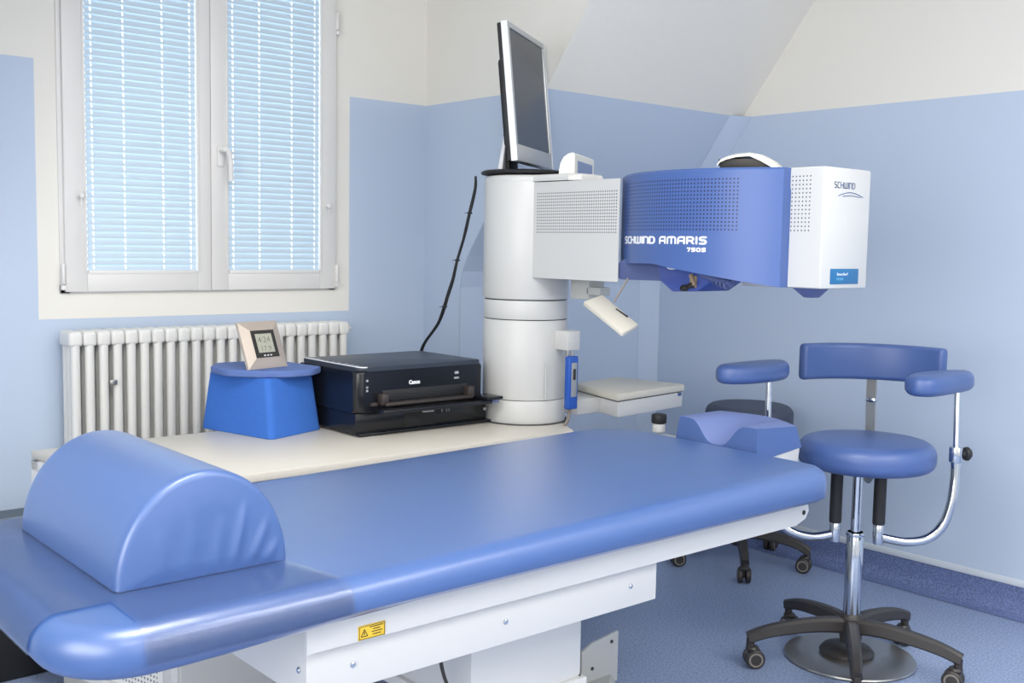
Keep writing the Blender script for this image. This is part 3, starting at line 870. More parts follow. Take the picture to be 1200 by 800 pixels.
bm = NB(); box(bm, -.001, .0015, 0, H3, -.021, -.001, Mx=X3); box(bm, W3-.003, W3+.001, 0, H3, -.021, .0012, Mx=X3); pieces('bezel_edge', bm, M['silver_edge'], bz)
bm = NB(); box(bm, t, W3-t, .052, H3-t, -.015, -.004, Mx=X3); obj('screen', bm, M['screen'], mon)
bm = NB(); box(bm, .002, W3-.002, .002, H3-.002, -.036, -.0205, .004, Mx=X3); box(bm, .05, W3-.05, .05, H3-.10, -.060, -.035, .012, Mx=X3)
obj('back_cover', bm, M['black_matte'], mon)
bm = NB()
pc = Vector((2.335, 2.665, 1.455))
hexa(bm, [pc+u3*a-f3*b for a, b in ((-.05, .035), (.05, .035), (.05, .055), (-.05, .055))], [pc+Vector((0, 0, .22))+u3*a-f3*b for a, b in ((-.04, .050), (.04, .050), (.04, .066), (-.04, .066))], .004)
obj('stand', bm, M['black_matte'], mon)
bm = NB()
hexa(bm, [pc+u3*a-f3*b for a, b in ((-.085, .050), (-.045, .050), (-.045, .066), (-.085, .066))], [pc+Vector((0, 0, .14))+u3*a-f3*b for a, b in ((-.075, .036), (-.045, .036), (-.045, .046), (-.075, .046))], .003)
obj('stand_cover', bm, M['silver_edge'], mon)
bm = NB(); lathe(bm, [(.120, 1.4475), (.146, 1.452), (.148, 1.458), (.14, 1.463), (.05, 1.470), (0, 1.471)], (CX, CY+.01, 0), 48); obj('base', bm, M['black_matte'], mon)

# cables down from the monitor to behind the printers
cb = NB()
Pc = [(2.232, 2.79, 1.448), (2.236, 2.80, 1.40), (2.228, 2.835, 1.27), (2.222, 2.87, 1.17), (2.214, 2.895, 1.08), (2.20, 2.94, .96), (2.196, 3.03, .86), (2.195, 3.05, .76), (2.20, 3.05, .653)]
base_path = smooth_path(Pc, 14)
cc_ = thing('cable_bundle', 'twisted black cables running from monitor down behind the printer', 'cable', (2.20, 3.05, .65))
for s in range(3):
    bm = NB(); pts = []
    for i, p in enumerate(base_path):
        k = i/len(base_path); amp = .0032*(.35+.5*math.sin(k*9)**2+.8*k)
        a = i*.11+s*2.1; pts.append(p+Vector((amp*math.cos(a), amp*math.sin(a), 0)))
    tube(bm, pts, .0031, 7); obj('cable', bm, M['rubber'], cc_)
for i in (22, 42, 64):
    bm = NB(); p = base_path[i]; lathe(bm, [(.008, -.003), (.0085, 0), (.008, .003)], p, 10)
    box(bm, p.x-.022, p.x-.006, p.y-.001, p.y+.001, p.z-.001, p.z+.001); obj('cable_tie', bm, M['rubber'], cc_)

# ------------------------------------------------------------------ printers
lp_ = thing('disc_recorder', 'flat black recorder box under the printer on the white worktop', 'recorder', (1.94, 2.84, .65))
bm = NB(); box(bm, 1.695, 2.19, 2.668, 3.0, .658, .720, .004); obj('casing', bm, M['black_plastic'], lp_)
bm = NB(); box(bm, 1.700, 2.205, 2.655, 2.70, .652, .660, .002); obj('front_lip', bm, M['black_plastic'], lp_)
bm = NB()
for x in (1.73, 2.15):
    for y in (2.70, 2.96): cyl(bm, .012, .65, .659, (x, y), 14)
pieces('foot', bm, M['rubber'], lp_)
bm = NB(); box(bm, 1.87, 1.99, 2.6665, 2.669, .664, .712, .001); obj('front_flap', bm, M['black_matte'], lp_)
obj('lettering', on_front(text_bm('Panasonic', .0085, .044, .0002, .0002), 1.935, .704, 2.6645), M['ink_white'], lp_, smooth=False)
bm = NB()
for x in (2.01, 2.028, 2.038): box(bm, x, x+.003, 2.6655, 2.668, .699, .709)
pieces('indicator', bm, M['handset_grey'], lp_)
bm = NB(); box(bm, 2.178, 2.192, 2.664, 2.668, .690, .700, .001); obj('power_button', bm, M['handset_grey'], lp_)

pt = thing('inkjet_printer', 'black inkjet printer stacked on the flat black box', 'printer', (1.93, 2.83, .720))
bm = NB(); prism(bm, rounded_poly([(1.690, 2.655), (2.165, 2.655), (2.165, 3.0), (1.690, 3.0)], [.03, .015, .02, .02], 5), .7215, .844, .006, seg=3)
obj('casing', bm, M['black_plastic'], pt)
bm = NB(); prism(bm, rounded_poly([(1.700, 2.658), (2.158, 2.658), (2.158, 2.995), (1.700, 2.995)], [.03, .012, .02, .02], 5), .844, .857, .004, seg=2)
lid = obj('scanner_lid', bm, M['black_top'], pt)
bm = NB()
for k in range(9):
    y = 2.70+k*.032; w = .010+.006*math.sin(k)
    box(bm, 1.704, 1.716+w, y, y+.010, .8568, .8576)
pieces('lid_stripe', bm, M['silver'], lid)
bm = NB(); tube(bm, smooth_path([(1.706, 2.98, .8572), (1.703, 2.80, .8572), (1.703, 2.70, .8572), (1.712, 2.668, .8568), (1.73, 2.660, .8562)], 6), .0022, 6); obj('lid_trim', bm, M['silver_edge'], lid)
bm = NB()
box(bm, 1.78, 2.10, 2.6535, 2.657, .753, .785, .001); obj('output_slot', bm, M['black_matte'], pt)
bm = NB(); box(bm, 1.775, 2.105, 2.625, 2.656, .741, .750, .002)
for x in (1.762, 2.086): box(bm, x, x+.026, 2.628, 2.656, .744, .778, .004)
box(bm, 1.735, 1.755, 2.640, 2.656, .742, .752, .002)
obj('output_tray', bm, M['printer_grey'], pt)
bm = NB(); box(bm, 1.74, 2.15, 2.585, 2.635, .7235, .736, .003); box(bm, 2.12, 2.185, 2.575, 2.66, .737, .747, .003); obj('paper_support', bm, M['black_plastic'], pt)
bm = NB(); box(bm, 2.150, 2.19, 2.60, 2.68, .7215, .732, .002); obj('memory_card_flap', bm, M['screen_blue'], pt)
obj('lettering', on_front(text_bm('Canon', .0165, .041, .0003, .0008), 1.875, .797, 2.6535), M['ink_white'], pt, smooth=False)
bm = NB()
for z in (.785, .795, .815): box(bm, 1.722, 1.728, 2.652, 2.656, z, z+.006)
box(bm, 2.05, 2.064, 2.652, 2.656, .818, .826); box(bm, 2.048, 2.066, 2.652, 2.656, .803, .8085)
pieces('indicator', bm, M['silver'], pt)

# ------------------------------------------------------------------ foam block, pad and clock
bm = NB()
bot = [(1.398, 3.082, .65), (1.474, 2.768, .65), (1.690, 2.848, .65), (1.655, 3.11, .65)]
top = [(1.414, 3.060, .824), (1.480, 2.800, .824), (1.672, 2.870, .824), (1.640, 3.09, .824)]
t = bmesh.new(); a = [t.verts.new(p) for p in bot]; b = [t.verts.new(p) for p in top]
t.faces.new(a[::-1]); t.faces.new(b)
for i in range(4): t.faces.new((a[i], a[(i+1) % 4], b[(i+1) % 4], b[i]))
vert_e = [e for e in t.edges if abs(e.verts[0].co.z-e.verts[1].co.z) > .1]
bmesh.ops.bevel(t, geom=vert_e, offset=.022, segments=5, affect='EDGES', profile=.5)
bmesh.ops.bevel(t, geom=[e for e in t.edges if abs(e.verts[0].co.z-e.verts[1].co.z) < .01], offset=.002, segments=2, affect='EDGES')
merge(bm, t)
fb = obj('foam_block', bm, M['foam_blue'], loc=(1.55, 2.95, .65))
tag(fb, 'bright blue tapered foam block on the white worktop by the radiator', 'foam block')
bm = NB()
cushion(bm, densify(rounded_poly([(1.405, 3.02), (1.405, 2.92), (1.47, 2.83), (1.55, 2.793), (1.63, 2.80), (1.685, 2.850), (1.65, 3.10), (1.46, 3.10)], [.05, .08, .08, .08, .05, .006, .03, .05], 8), .03), .8245, .845, .004, .004, 3)
fl = obj('foam_pad', bm, M['foam_lid'], loc=(1.55, 2.95, .8245))
tag(fl, 'thin grey-blue foam disc lying on the bright blue foam block', 'foam pad')
ck = thing('digital_clock', 'silver framed digital clock leaning on top of the blue foam block', 'clock', (1.527, 2.882, .845))
wv = Vector((.972, .233, 0)); bk = Vector((-.233, .972, 0)); uv_ = (Vector((0, 0, 1))*.135+bk*.052).normalized()
OC = Vector((1.454, 2.866, .8455)); nc = wv.cross(uv_); XC = frame_mx(OC, wv, uv_)
Wc, Hc = .150, .146
bm = NB()
t_ = .032
outr = [(0, 0), (Wc, 0), (Wc, Hc), (0, Hc)]; inn = [(t_, t_), (Wc-t_, t_), (Wc-t_, Hc-t_), (t_, Hc-t_)]
ov = [bm.verts.new(XC @ Vector((x, y, 0))) for x, y in outr]; iv = [bm.verts.new(XC @ Vector((x, y, .010))) for x, y in inn]; bv = [bm.verts.new(XC @ Vector((x, y, -.010))) for x, y in outr]
for i in range(4):
    j = (i+1) % 4; bm.faces.new((ov[i], ov[j], iv[j], iv[i])); bm.faces.new((bv[i], bv[j], ov[j], ov[i]))
bm.faces.new(iv); bm.faces.new(bv[::-1])
obj('frame', bm, M['clock_frame'], ck, smooth=False)
bm = NB(); box(bm, t_-.001, Wc-t_+.001, t_-.001, Hc-t_+.001, .0095, .0115, Mx=XC); obj('face', bm, M['clock_black'], ck)
bm = NB(); box(bm, t_+.012, Wc-t_-.012, t_+.014, Hc-t_-.010, .0113, .0120, Mx=XC); lc = obj('display', bm, M['lcd'], ck)
tb = text_bm('4:24', .026, .046, .0001, -.0003); tb.transform(XC @ Matrix.Translation((t_+.018, t_+.045, .0122))); obj('lettering', tb, M['digit'], lc, smooth=False)
tb = text_bm('17.9', .022, .036, .0001, -.0003); tb.transform(XC @ Matrix.Translation((t_+.026, t_+.019, .0122))); obj('lettering', tb, M['digit'], lc, smooth=False)
bm = NB()
for x in (-.012, 0, .012): box(bm, Wc/2+x-.003, Wc/2+x+.003, t_+.003, t_+.007, .0113, .0125, Mx=XC)
pieces('button', bm, M['silver_edge'], ck)
bm = NB(); hexa(bm, [XC @ Vector(p) for p in ((.05, .0, -.012), (.10, 0, -.012), (.10, .1, -.012), (.05, .1, -.012))], [XC @ Vector(p) for p in ((.055, .03, -.055), (.095, .03, -.055), (.095, .05, -.05), (.055, .05, -.05))])
for v in bm.verts:
    if v.co.z < .8458: v.co.z = .8458
obj('prop', bm, M['clock_black'], ck)

# ------------------------------------------------------------------ black box beside the laser cabinet
bb = thing('storage_box', 'black box with grey lid on the floor between wall and cabinet end', 'box', (.84, 3.28, 0))
bm = NB(); box(bm, .66, 1.03, 3.065, 3.49, .0, .362, .006); obj('body', bm, M['black_box'], bb)
bm = NB(); box(bm, .655, 1.035, 3.060, 3.495, .362, .378, .004); obj('lid', bm, M['grey_top'], bb)

# ------------------------------------------------------------------ patient bed
bed = thing('patient_bed', 'long blue padded patient bed on a white pedestal', 'treatment bed', (1.5, 1.85, 0))
ol = densify(rounded_poly([(.455, 1.432), (2.285, 1.432), (2.300, 2.195), (.455, 2.195)], [.13, .06, .17, .12], 14), .05)
def tilt(co):
    z = 0
    if co.z > .63: z = .022*max(0, min(1, (co.x-.9)/1.3))
    else: z = .012*max(0, min(1, (co.x-.65)/.3))*min(1, (.63-co.z)/.018)
    return z
bm = NB(); cushion(bm, ol, .601, .680, .040, .034, 8, .002, tilt)
mt = obj('mattress', bm, M['vinyl'], bed, angle=80)
# clear protective film over the foot end, with the near corner left bare
bm = NB(); cushion(bm, [(p[0], p[1]) for p in ol], .601, .680, .040, .034, 8, .002, tilt)
geo = bm.verts[:]+bm.edges[:]+bm.faces[:]
bmesh.ops.bisect_plane(bm, geom=geo, plane_co=(.905, 1.45, .6), plane_no=(1, .22, 0), clear_outer=True)
geo = bm.verts[:]+bm.edges[:]+bm.faces[:]
bmesh.ops.bisect_plane(bm, geom=geo, plane_co=(0, 0, .622), plane_no=(0, 0, 1), clear_inner=True)
geo = bm.verts[:]+bm.edges[:]+bm.faces[:]
bmesh.ops.bisect_plane(bm, geom=geo, plane_co=(.567, 0, 0), plane_no=(1, 0, 0))
geo = bm.verts[:]+bm.edges[:]+bm.faces[:]
bmesh.ops.bisect_plane(bm, geom=geo, plane_co=(0, 1.80, 0), plane_no=(0, 1, .35))
dele = [f for f in bm.faces if f.calc_center_median().x < .567 and f.calc_center_median().y < 1.80-.35*(f.calc_center_median().z)]
bmesh.ops.delete(bm, geom=dele, context='FACES')
bm.normal_update()
nv = {v: v.normal.copy() for v in bm.verts}
for v in bm.verts: v.co += nv[v]*.003
fm = obj('protective_film', bm, M['film'], bed, angle=80, label='clear plastic film over the foot end')
# frame
bm = NB()
X = Matrix(((1, 0, 0, 0), (0, 0, 1, 0), (0, 1, 0, 0), (0, 0, 0, 1)))
side = [(.855, .554), (2.205, .554), (2.245, .566), (2.258, .585), (2.250, .614), (.90, .614), (.855, .606)]
prism(bm, side, 1.488, 1.500, .0015, X)
prism(bm, side, 2.12, 2.132, .0015, X)
box(bm, .855, 2.25, 1.50, 2.12, .590, .600)
box(bm, 2.236, 2.25, 1.49, 2.13, .575, .600, .002)
box(bm, .80, .856, 1.488, 2.13, .594, .600, .001)
fr = obj('frame', bm, M['bed_white'], bed)
bm = NB(); lathe(bm, [(.006, 0), (.006, .003), (.0045, .0035)], (2.235, 1.489, .583), 14, 'Y', Matrix.Rotation(PI, 4, 'X')); obj('hole_plug', bm, M['black_matte'], fr)
bm = NB(); box(bm, .952, 1.006, 1.4862, 1.4885, .556, .5805, .0006); wl = obj('warning_label', bm, M['label_yellow'], fr, label='yellow warning label')
bm = NB()
tr = [(.957, .562), (.970, .562), (.9635, .574)]
for a_, b_ in zip(tr, tr[1:]+tr[:1]): tube(bm, [(a_[0], 1.4858, a_[1]), (b_[0], 1.4858, b_[1])], .0007, 5)
box(bm, .9629, .9641, 1.4855, 1.4862, .5645, .570)
for k, (xa, xb) in enumerate(((.974, 1.001), (.981, .995), (.978, .999), (.980, .997))):
    box(bm, xa, xb, 1.4855, 1.4862, .5755-.0045*k, .5768-.0045*k)
for a_, b_, c_, d_2 in ((.9535, 1.0045, .557, .5577), (.9535, 1.0045, .5787, .5794), (.9535, .9542, .557, .5794), (1.0038, 1.0045, .557, .5794)): box(bm, a_, b_, 1.4855, 1.4862, c_, d_2)
obj('lettering', bm, M['ink_dark'], wl, smooth=False)
bm = NB(); box(bm, .868, 1.728, 1.512, 2.10, .463, .590, .003); bx = obj('drive_housing', bm, M['bed_white'], bed)
for x, z in ((.957, .507), (1.298, .507), (1.645, .508)):
    bm = NB(); lathe(bm, [(.0055, 0), (.0055, .0025), (.0035, .004), (0, .004)], (x, 1.512, z), 12, 'Y', Matrix.Rotation(PI, 4, 'X')); obj('screw', bm, M['chrome'], bx)
bm = NB(); lathe(bm, [(.0055, 0), (.0055, .0025), (.0035, .004), (0, .004)], (.868, 1.535, .512), 12, 'X', Matrix.Rotation(PI, 4, 'Y')); obj('screw', bm, M['chrome'], bx)
bm = NB(); box(bm, 1.335, 1.650, 1.66, 1.98, .262, .463, .004); ped = obj('pedestal_upper', bm, M['bed_white'], bed)
bm = NB(); box(bm, 1.325, 1.662, 1.65, 1.99, .235, .262, .004); box(bm, 1.345, 1.645, 1.67, 1.97, .03, .24, .004); obj('pedestal_lower', bm, M['bed_white'], bed)
bm = NB(); cyl(bm, .004, .2635, .267, (1.648, 1.662), 10); obj('screw', bm, M['dark_line'], ped)
# base foot with upright bracket behind the pedestal
bm = NB()
hexa(bm, [(1.30, 1.66, 0), (1.75, 1.66, 0), (2.17, 2.04, 0), (1.30, 2.1, 0)], [(1.32, 1.68, .035), (1.74, 1.68, .035), (2.14, 2.03, .025), (1.32, 2.08, .035)], .003)
ft = obj('base_foot', bm, M['bed_grey'], bed)
bm = NB()
prism(bm, [(2.02, 0.0), (2.163, 0.0), (2.163, .145), (2.06, .132), (2.02, .115)], 2.028, 2.036, .001, X); obj('bracket', bm, M['white_shell'], bed)
bm = NB(); lathe(bm, [(.045, .0), (.045, .12), (.035, .132), (0, .134)], (1.98, 2.06, 0), 24); obj('swivel_post', bm, M['cream_shell'], bed)
bm = NB(); lathe(bm, [(.005, 0), (.005, .003), (0, .004)], (2.135, 2.028, .12), 10, 'Y', Matrix.Rotation(PI, 4, 'X')); lathe(bm, [(.005, 0), (.005, .003), (0, .004)], (2.06, 2.028, .06), 10, 'Y', Matrix.Rotation(PI, 4, 'X')); pieces('screw', bm, M['dark_line'], bed)
bm = NB(); tube(bm, smooth_path([(1.31, 1.72, .45), (1.285, 1.70, .40), (1.29, 1.69, .34), (1.325, 1.68, .26)], 8), .004, 8); obj('cable', bm, M['hood_dark'], bed)

# headrest
bm = NB(); NU, NV = 24, 40
x0h, x1h, y0h, y1h = 2.312, 2.500, 1.688, 1.972
def top_pt(u, v):
    x = x0h+.008+(x1h-x0h-.010)*u; yy = y0h+.010+(y1h-y0h-.020)*v
    x += .05*u*math.sin(PI*v)*1.0
    g_ = math.exp(-(abs((v-.50)/.225))**3.2)
    z = .752+.010*math.sin(PI*u)*math.sin(PI*v)-.062*g_*(1-u)**.9 - .010*(1-v)*u
    return Vector((x, yy, z))
def bot_pt(u, v):
    x = x0h+(x1h-x0h+.012)*u+.05*u*math.sin(PI*v); yy = y0h+(y1h-y0h)*v
    return Vector((x, yy, .666+.018*u))
G = [[bm.verts.new(top_pt(i/NU, j/NV)) for j in range(NV+1)] for i in range(NU+1)]
Bt = [[None]*(NV+1) for _ in range(NU+1)]
for i in range(NU+1):
    for j in range(NV+1):
        if i in (0, NU) or j in (0, NV): Bt[i][j] = bm.verts.new(bot_pt(i/NU, j/NV))
for i in range(NU):
    for j in range(NV):
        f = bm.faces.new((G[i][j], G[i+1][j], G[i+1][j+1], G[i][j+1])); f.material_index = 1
for j in range(NV):
    bm.faces.new((G[0][j], G[0][j+1], Bt[0][j+1], Bt[0][j])); bm.faces.new((G[NU][j+1], G[NU][j], Bt[NU][j], Bt[NU][j+1]))
for i in range(NU):
    bm.faces.new((G[i+1][0], G[i][0], Bt[i][0], Bt[i+1][0])); bm.faces.new((G[i][NV], G[i+1][NV], Bt[i+1][NV], Bt[i][NV]))
bm.faces.new([Bt[i][0] for i in range(NU+1)]+[Bt[NU][j] for j in range(1, NV+1)]+[Bt[i][NV] for i in range(NU-1, -1, -1)]+[Bt[0][j] for j in range(NV-1, 0, -1)])
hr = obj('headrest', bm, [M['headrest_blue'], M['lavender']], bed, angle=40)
bm = NB(); hexa(bm, [(2.33, 1.695, .615), (2.505, 1.695, .615), (2.52, 1.96, .615), (2.33, 1.96, .615)], [(2.318, 1.690, .665), (2.508, 1.690, .683), (2.52, 1.965, .683), (2.318, 1.965, .665)], .003); obj('headrest_shell', bm, M['white_shell'], bed)
bm = NB(); box(bm, 2.20, 2.40, 1.76, 1.90, .575, .616, .004); obj('headrest_mount', bm, M['bed_white'], bed)
bm = NB(); box(bm, 2.40, 2.53, 2.02, 2.225, .636, .646, .002); box(bm, 2.40, 2.45, 1.90, 2.04, .625, .640, .002); pl_ = obj('side_plate', bm, M['white_shell'], bed)
bm = NB(); box(bm, 2.49, 2.515, 2.06, 2.085, .6455, .647); obj('slot', bm, M['hood_dark'], pl_)
js = NB(); cyl(js, .004, .646, .658, (2.497, 2.195), 12); cyl(js, .020, .656, .682, (2.497, 2.195), 24, .003); obj('joystick_base', js, M['white_shell'], pl_)
js = NB(); cyl(js, .0235, .682, .712, (2.497, 2.195), 24, .005); obj('joystick_knob', js, M['black_matte'], pl_)

# ------------------------------------------------------------------ bolster
bm = NB(); bxc, byn, byf, bz0, br, bh = .735, 1.598, 2.072, .6815, .147, .172
NS, NY = 90, 30
prof = []
for k in range(NS+1):
    a = PI*k/NS; prof.append((-br*math.cos(a), bh*math.sin(a)**1.0))
prof += [(br-2*br*k/44, 0.0) for k in range(1, 44)]
NP = len(prof)
cen = Vector((0, bh*.42))
def shrink(p, d):
    v = Vector(p)-cen; L_ = v.length; return cen+v*max(0, (L_-d)/L_)
def crease(x, z, near):
    """soft pulls in the cover of the end face"""
    if not near: return 0
    s = 0
    for cx, ang, w, a_, l_ in ((.045, 1.35, .008, .0038, .11), (.075, 1.1, .008, .0032, .09), (.105, .85, .008, .0035, .07), (-.03, 1.5, .014, .0015, .11), (.015, 1.45, .010, .0018, .09), (-.07, 1.7, .012, .0012, .08)):
        dx, dz = math.cos(ang), math.sin(ang); px, pz = x-cx, z-.01
        al = px*dx+pz*dz; pe = px*dz-pz*dx
        if -.01 < al < l_: s += a_*math.exp(-(pe/w)**2)*math.sin(PI*max(0, min(1, (al+.01)/(l_+.01))))
    return s
rings = []
er = .012
ylist = [(byn+er*(1-math.cos(PI/2*k/5)), er*(1-math.sin(PI/2*k/5))) for k in range(6)]
ylist += [(byn+er+(byf-byn-2*er)*k/NY, 0) for k in range(1, NY)]
ylist += [(byf-er*(1-math.cos(PI/2*k/5)), er*(1-math.sin(PI/2*k/5))) for k in range(5, -1, -1)]
for y, d in ylist:
    ring = []
    for p in prof:
        q = shrink(p, d) if d else Vector(p)
        ring.append(bm.verts.new((bxc+q.x, y, bz0+max(0.0, q.y) if p[1] > .001 else bz0)))
    rings.append(ring)
for A, B in zip(rings, rings[1:]):
    for k in range(NP): bm.faces.new((A[k], A[(k+1) % NP], B[(k+1) % NP], B[k]))
def end_face(ring, near):
    base_ring = ring
    for t in [.03*q for q in range(1, 32)]:
        new = []
        for v, v0 in zip(base_ring, ring):
            c = Vector((bxc, v0.co.y, bz0+bh*.35)); p = v0.co.lerp(c, t)
            p.y += (-1 if near else 1)*(.004*math.sin(PI/2*min(1, t*2)))
            p.y += crease(p.x-bxc, p.z-bz0, near)*-1*min(1, t*8)
            new.append(bm.verts.new(p))
        for k in range(NP): bm.faces.new((base_ring[k], base_ring[(k+1) % NP], new[(k+1) % NP], new[k]))
        base_ring = new
    bm.faces.new(base_ring)
end_face(rings[0], True); end_face(rings[-1], False)
bo = obj('bolster', bm, M['vinyl_soft'], loc=(bxc, 1.83, bz0), angle=60)
tag(bo, 'half-round blue knee bolster lying on the foot end of the bed', 'bolster')

# ------------------------------------------------------------------ stools
def star_base(t, cx, cy, ang0, rad, hubz, drop, arm_mat, front_skip=None):
    bm = NB(); lathe(bm, [(.030, hubz-.075), (.036, hubz-.03), (.032, hubz+.005), (.026, hubz+.012)], (cx, cy, 0), 24); obj('hub', bm, arm_mat, t)
    for k in range(5):
        a = R_(ang0+72*k); d = Vector((math.cos(a), math.sin(a), 0)); c = Vector((cx, cy, 0))
        pts = [c+d*.02+Vector((0, 0, hubz-.022)), c+d*(rad*.30)+Vector((0, 0, hubz-.020)), c+d*(rad*.60)+Vector((0, 0, hubz-.028)), c+d*(rad*.85)+Vector((0, 0, hubz-.042)), c+d*(rad+.008)+Vector((0, 0, hubz-drop-.008))]
        P_ = smooth_path(pts, 6); n_ = len(P_)
        shp = [(-.9, -.6), (-.6, -.9), (.6, -.9), (.9, -.6), (.75, .5), (.45, .8), (-.45, .8), (-.75, .5)]
        bm = NB(); tube(bm, P_, [.026-.008*i/(n_-1) for i in range(n_)], shape=shp)
        cyl(bm, .012, .058, hubz-drop-.010, (c.x+d.x*rad, c.y+d.y*rad), 14)
        arm_ = obj('base_arm', bm, arm_mat, t)
        e = c+d*rad; s = Vector((-d.y, d.x, 0)); w = NB()
        for sg in (-1, 1):
            Xs = Matrix.Translation(Vector((e.x-d.x*.012, e.y-d.y*.012, .0285)))
            ax_ = s*sg; q = ax_.to_track_quat('Z', 'Y').to_matrix().to_4x4()
            tmp = bmesh.new(); lathe(tmp, [(.012, .004), (.024, .005), (.0285, .008), (.0285, .020), (.024, .024), (.008, .025)], (0, 0, 0), 22)
            merge(w, tmp, Xs @ q)
        cw = obj('caster', w, M['stool_black'], t)
        w = NB()
        for sg in (-1, 1):
            Xs = Matrix.Translation(Vector((e.x-d.x*.012, e.y-d.y*.012, .0285))); q = (s*sg).to_track_quat('Z', 'Y').to_matrix().to_4x4()
            tmp = bmesh.new(); lathe(tmp, [(.0155, .0235), (.0165, .0252), (.0205, .0252), (.0215, .0235)], (0, 0, 0), 22)
            merge(w, tmp, Xs @ q)
        pieces('wheel_ring', w, M['caster_grey'], cw)
        w = NB()
        Xs = Matrix.Translation(Vector((e.x-d.x*.006, e.y-d.y*.006, 0)))
        tmp = bmesh.new(); lathe(tmp, [(.017, .050), (.020, .058), (.016, .064)], (0, 0, 0), 16); merge(w, tmp, Xs)
        box(w, -.006, .006, -.006, .006, .02, .052, .002, Mx=Xs)
        obj('caster_fork', w, M['stool_black'], cw)

SX, SY = 2.782, 1.674
st = thing('surgeon_stool', 'blue swivel stool with backrest, two armrests and chrome post', 'stool', (SX, SY, 0))
star_base(st, SX, SY, -1, .300, .150, .052, M['stool_black'])
bm = NB(); lathe(bm, [(.186, .0), (.192, .006), (.190, .010), (.10, .013), (0, .014)], (SX+.055, SY+.034, 0), 64); obj('foot_ring', bm, M['steel'], st)
bm = NB(); lathe(bm, [(.078, .013), (.080, .022), (.070, .034), (.03, .045), (0, .046)], (SX+.055, SY+.044, 0), 40); obj('pedal_boss', bm, M['stool_black'], st)
bm = NB(); tube(bm, [(SX-.045, SY-.10+.04, .013), (SX-.045, SY-.10+.04, .032)], .003, 8); obj('pin', bm, M['chrome'], st)
bm = NB(); cyl(bm, .0245, .150, .406, (SX, SY), 32, .002); cyl(bm, .026, .394, .406, (SX, SY), 32, .002); obj('post_sleeve', bm, M['chrome'], st)
bm = NB(); cyl(bm, .0140, .40, .585, (SX, SY), 24); obj('gas_post', bm, M['chrome'], st)
s_ = Vector((.663, -.749, 0)); fr_ = Vector((-.749, -.663, 0))
SC = Vector((2.785, 1.654, 0))
bm = NB(); Xp = frame_mx((SX, SY, .583), s_, -fr_)
box(bm, -.03, .06, -.035, .045, 0, .014, .003, Mx=Xp); box(bm, -.10, .16, -.022, .022, .008, .020, .003, Mx=Xp); obj('seat_plate', bm, M['steel'], st)
bm = NB(); cushion(bm, [(SC.x+.193*math.cos(2*PI*k/64), SC.y+.193*math.sin(2*PI*k/64)) for k in range(64)], .603, .684, .038, .030, 8, .006); stt = obj('seat', bm, M['stool_vinyl'], st, angle=80)
bm = NB()
P_ = [(SC.x+.1920*math.cos(2*PI*k/64), SC.y+.1920*math.sin(2*PI*k/64), .640) for k in range(65)]
tube(bm, P_, .0016, 6); obj('seam', bm, M['stool_vinyl'], stt)
# backrest: curved band
bm = NB(); NBk = 30; bc = SC+fr_*.02+s_*.017; Rb = .268; hb = .112; rings = []
sec = rounded_poly([(-.016, 0), (.016, 0), (.016, hb), (-.016, hb)], .014, 5)
for i in range(-2, NBk+3):
    t = max(0, min(NBk, i))/NBk; k = 1 if 0 <= i <= NBk else (.86 if i in (-1, NBk+1) else .55)
    a = R_(-42+96*t); dirv = (-fr_)*math.cos(a)+s_*math.sin(a)
    off = (-.005 if i == -1 else -.008 if i == -2 else .005 if i == NBk+1 else .008 if i == NBk+2 else 0)
    tng = (-fr_)*-math.sin(a)+s_*math.cos(a)
    cc2 = bc+dirv*Rb+tng*off
    rings.append([bm.verts.new(cc2+dirv*(q[0]*k)+Vector((0, 0, .829+hb/2+(q[1]-hb/2)*(1 if k == 1 else .97 if k > .8 else .90)))) for q in sec])
m_ = len(sec)
for A, B in zip(rings, rings[1:]):
    for k in range(m_): bm.faces.new((A[k], A[(k+1) % m_], B[(k+1) % m_], B[k]))
bm.faces.new(rings[0][::-1]); bm.faces.new(rings[-1])
obj('backrest', bm, M['stool_vinyl'], st, angle=60)
bm = NB(); bp = bc-fr_*(Rb+.016)+s_*.042
pth = [bp+Vector((0, 0, .87)), bp+Vector((0, 0, .76)), bp+fr_*.01+Vector((0, 0, .68)), bp+fr_*.015+Vector((0, 0, .54)), bp+fr_*.03+Vector((0, 0, .52)), bp+fr_*.09+Vector((0, 0, .54)), bp+fr_*.17+Vector((0, 0, .589))]
tube(bm, smooth_path(pth, 6), .016, shape=[(-1, -.25), (1, -.25), (1, .25), (-1, .25)]); obj('backrest_bar', bm, M['steel'], st)
bm = NB(); cc3 = bp+fr_*.012+Vector((0, 0, .765)); lathe(bm, [(.017, -.006), (.019, 0), (.017, .006)], cc3, 16); obj('bar_clamp', bm, M['chrome'], st)
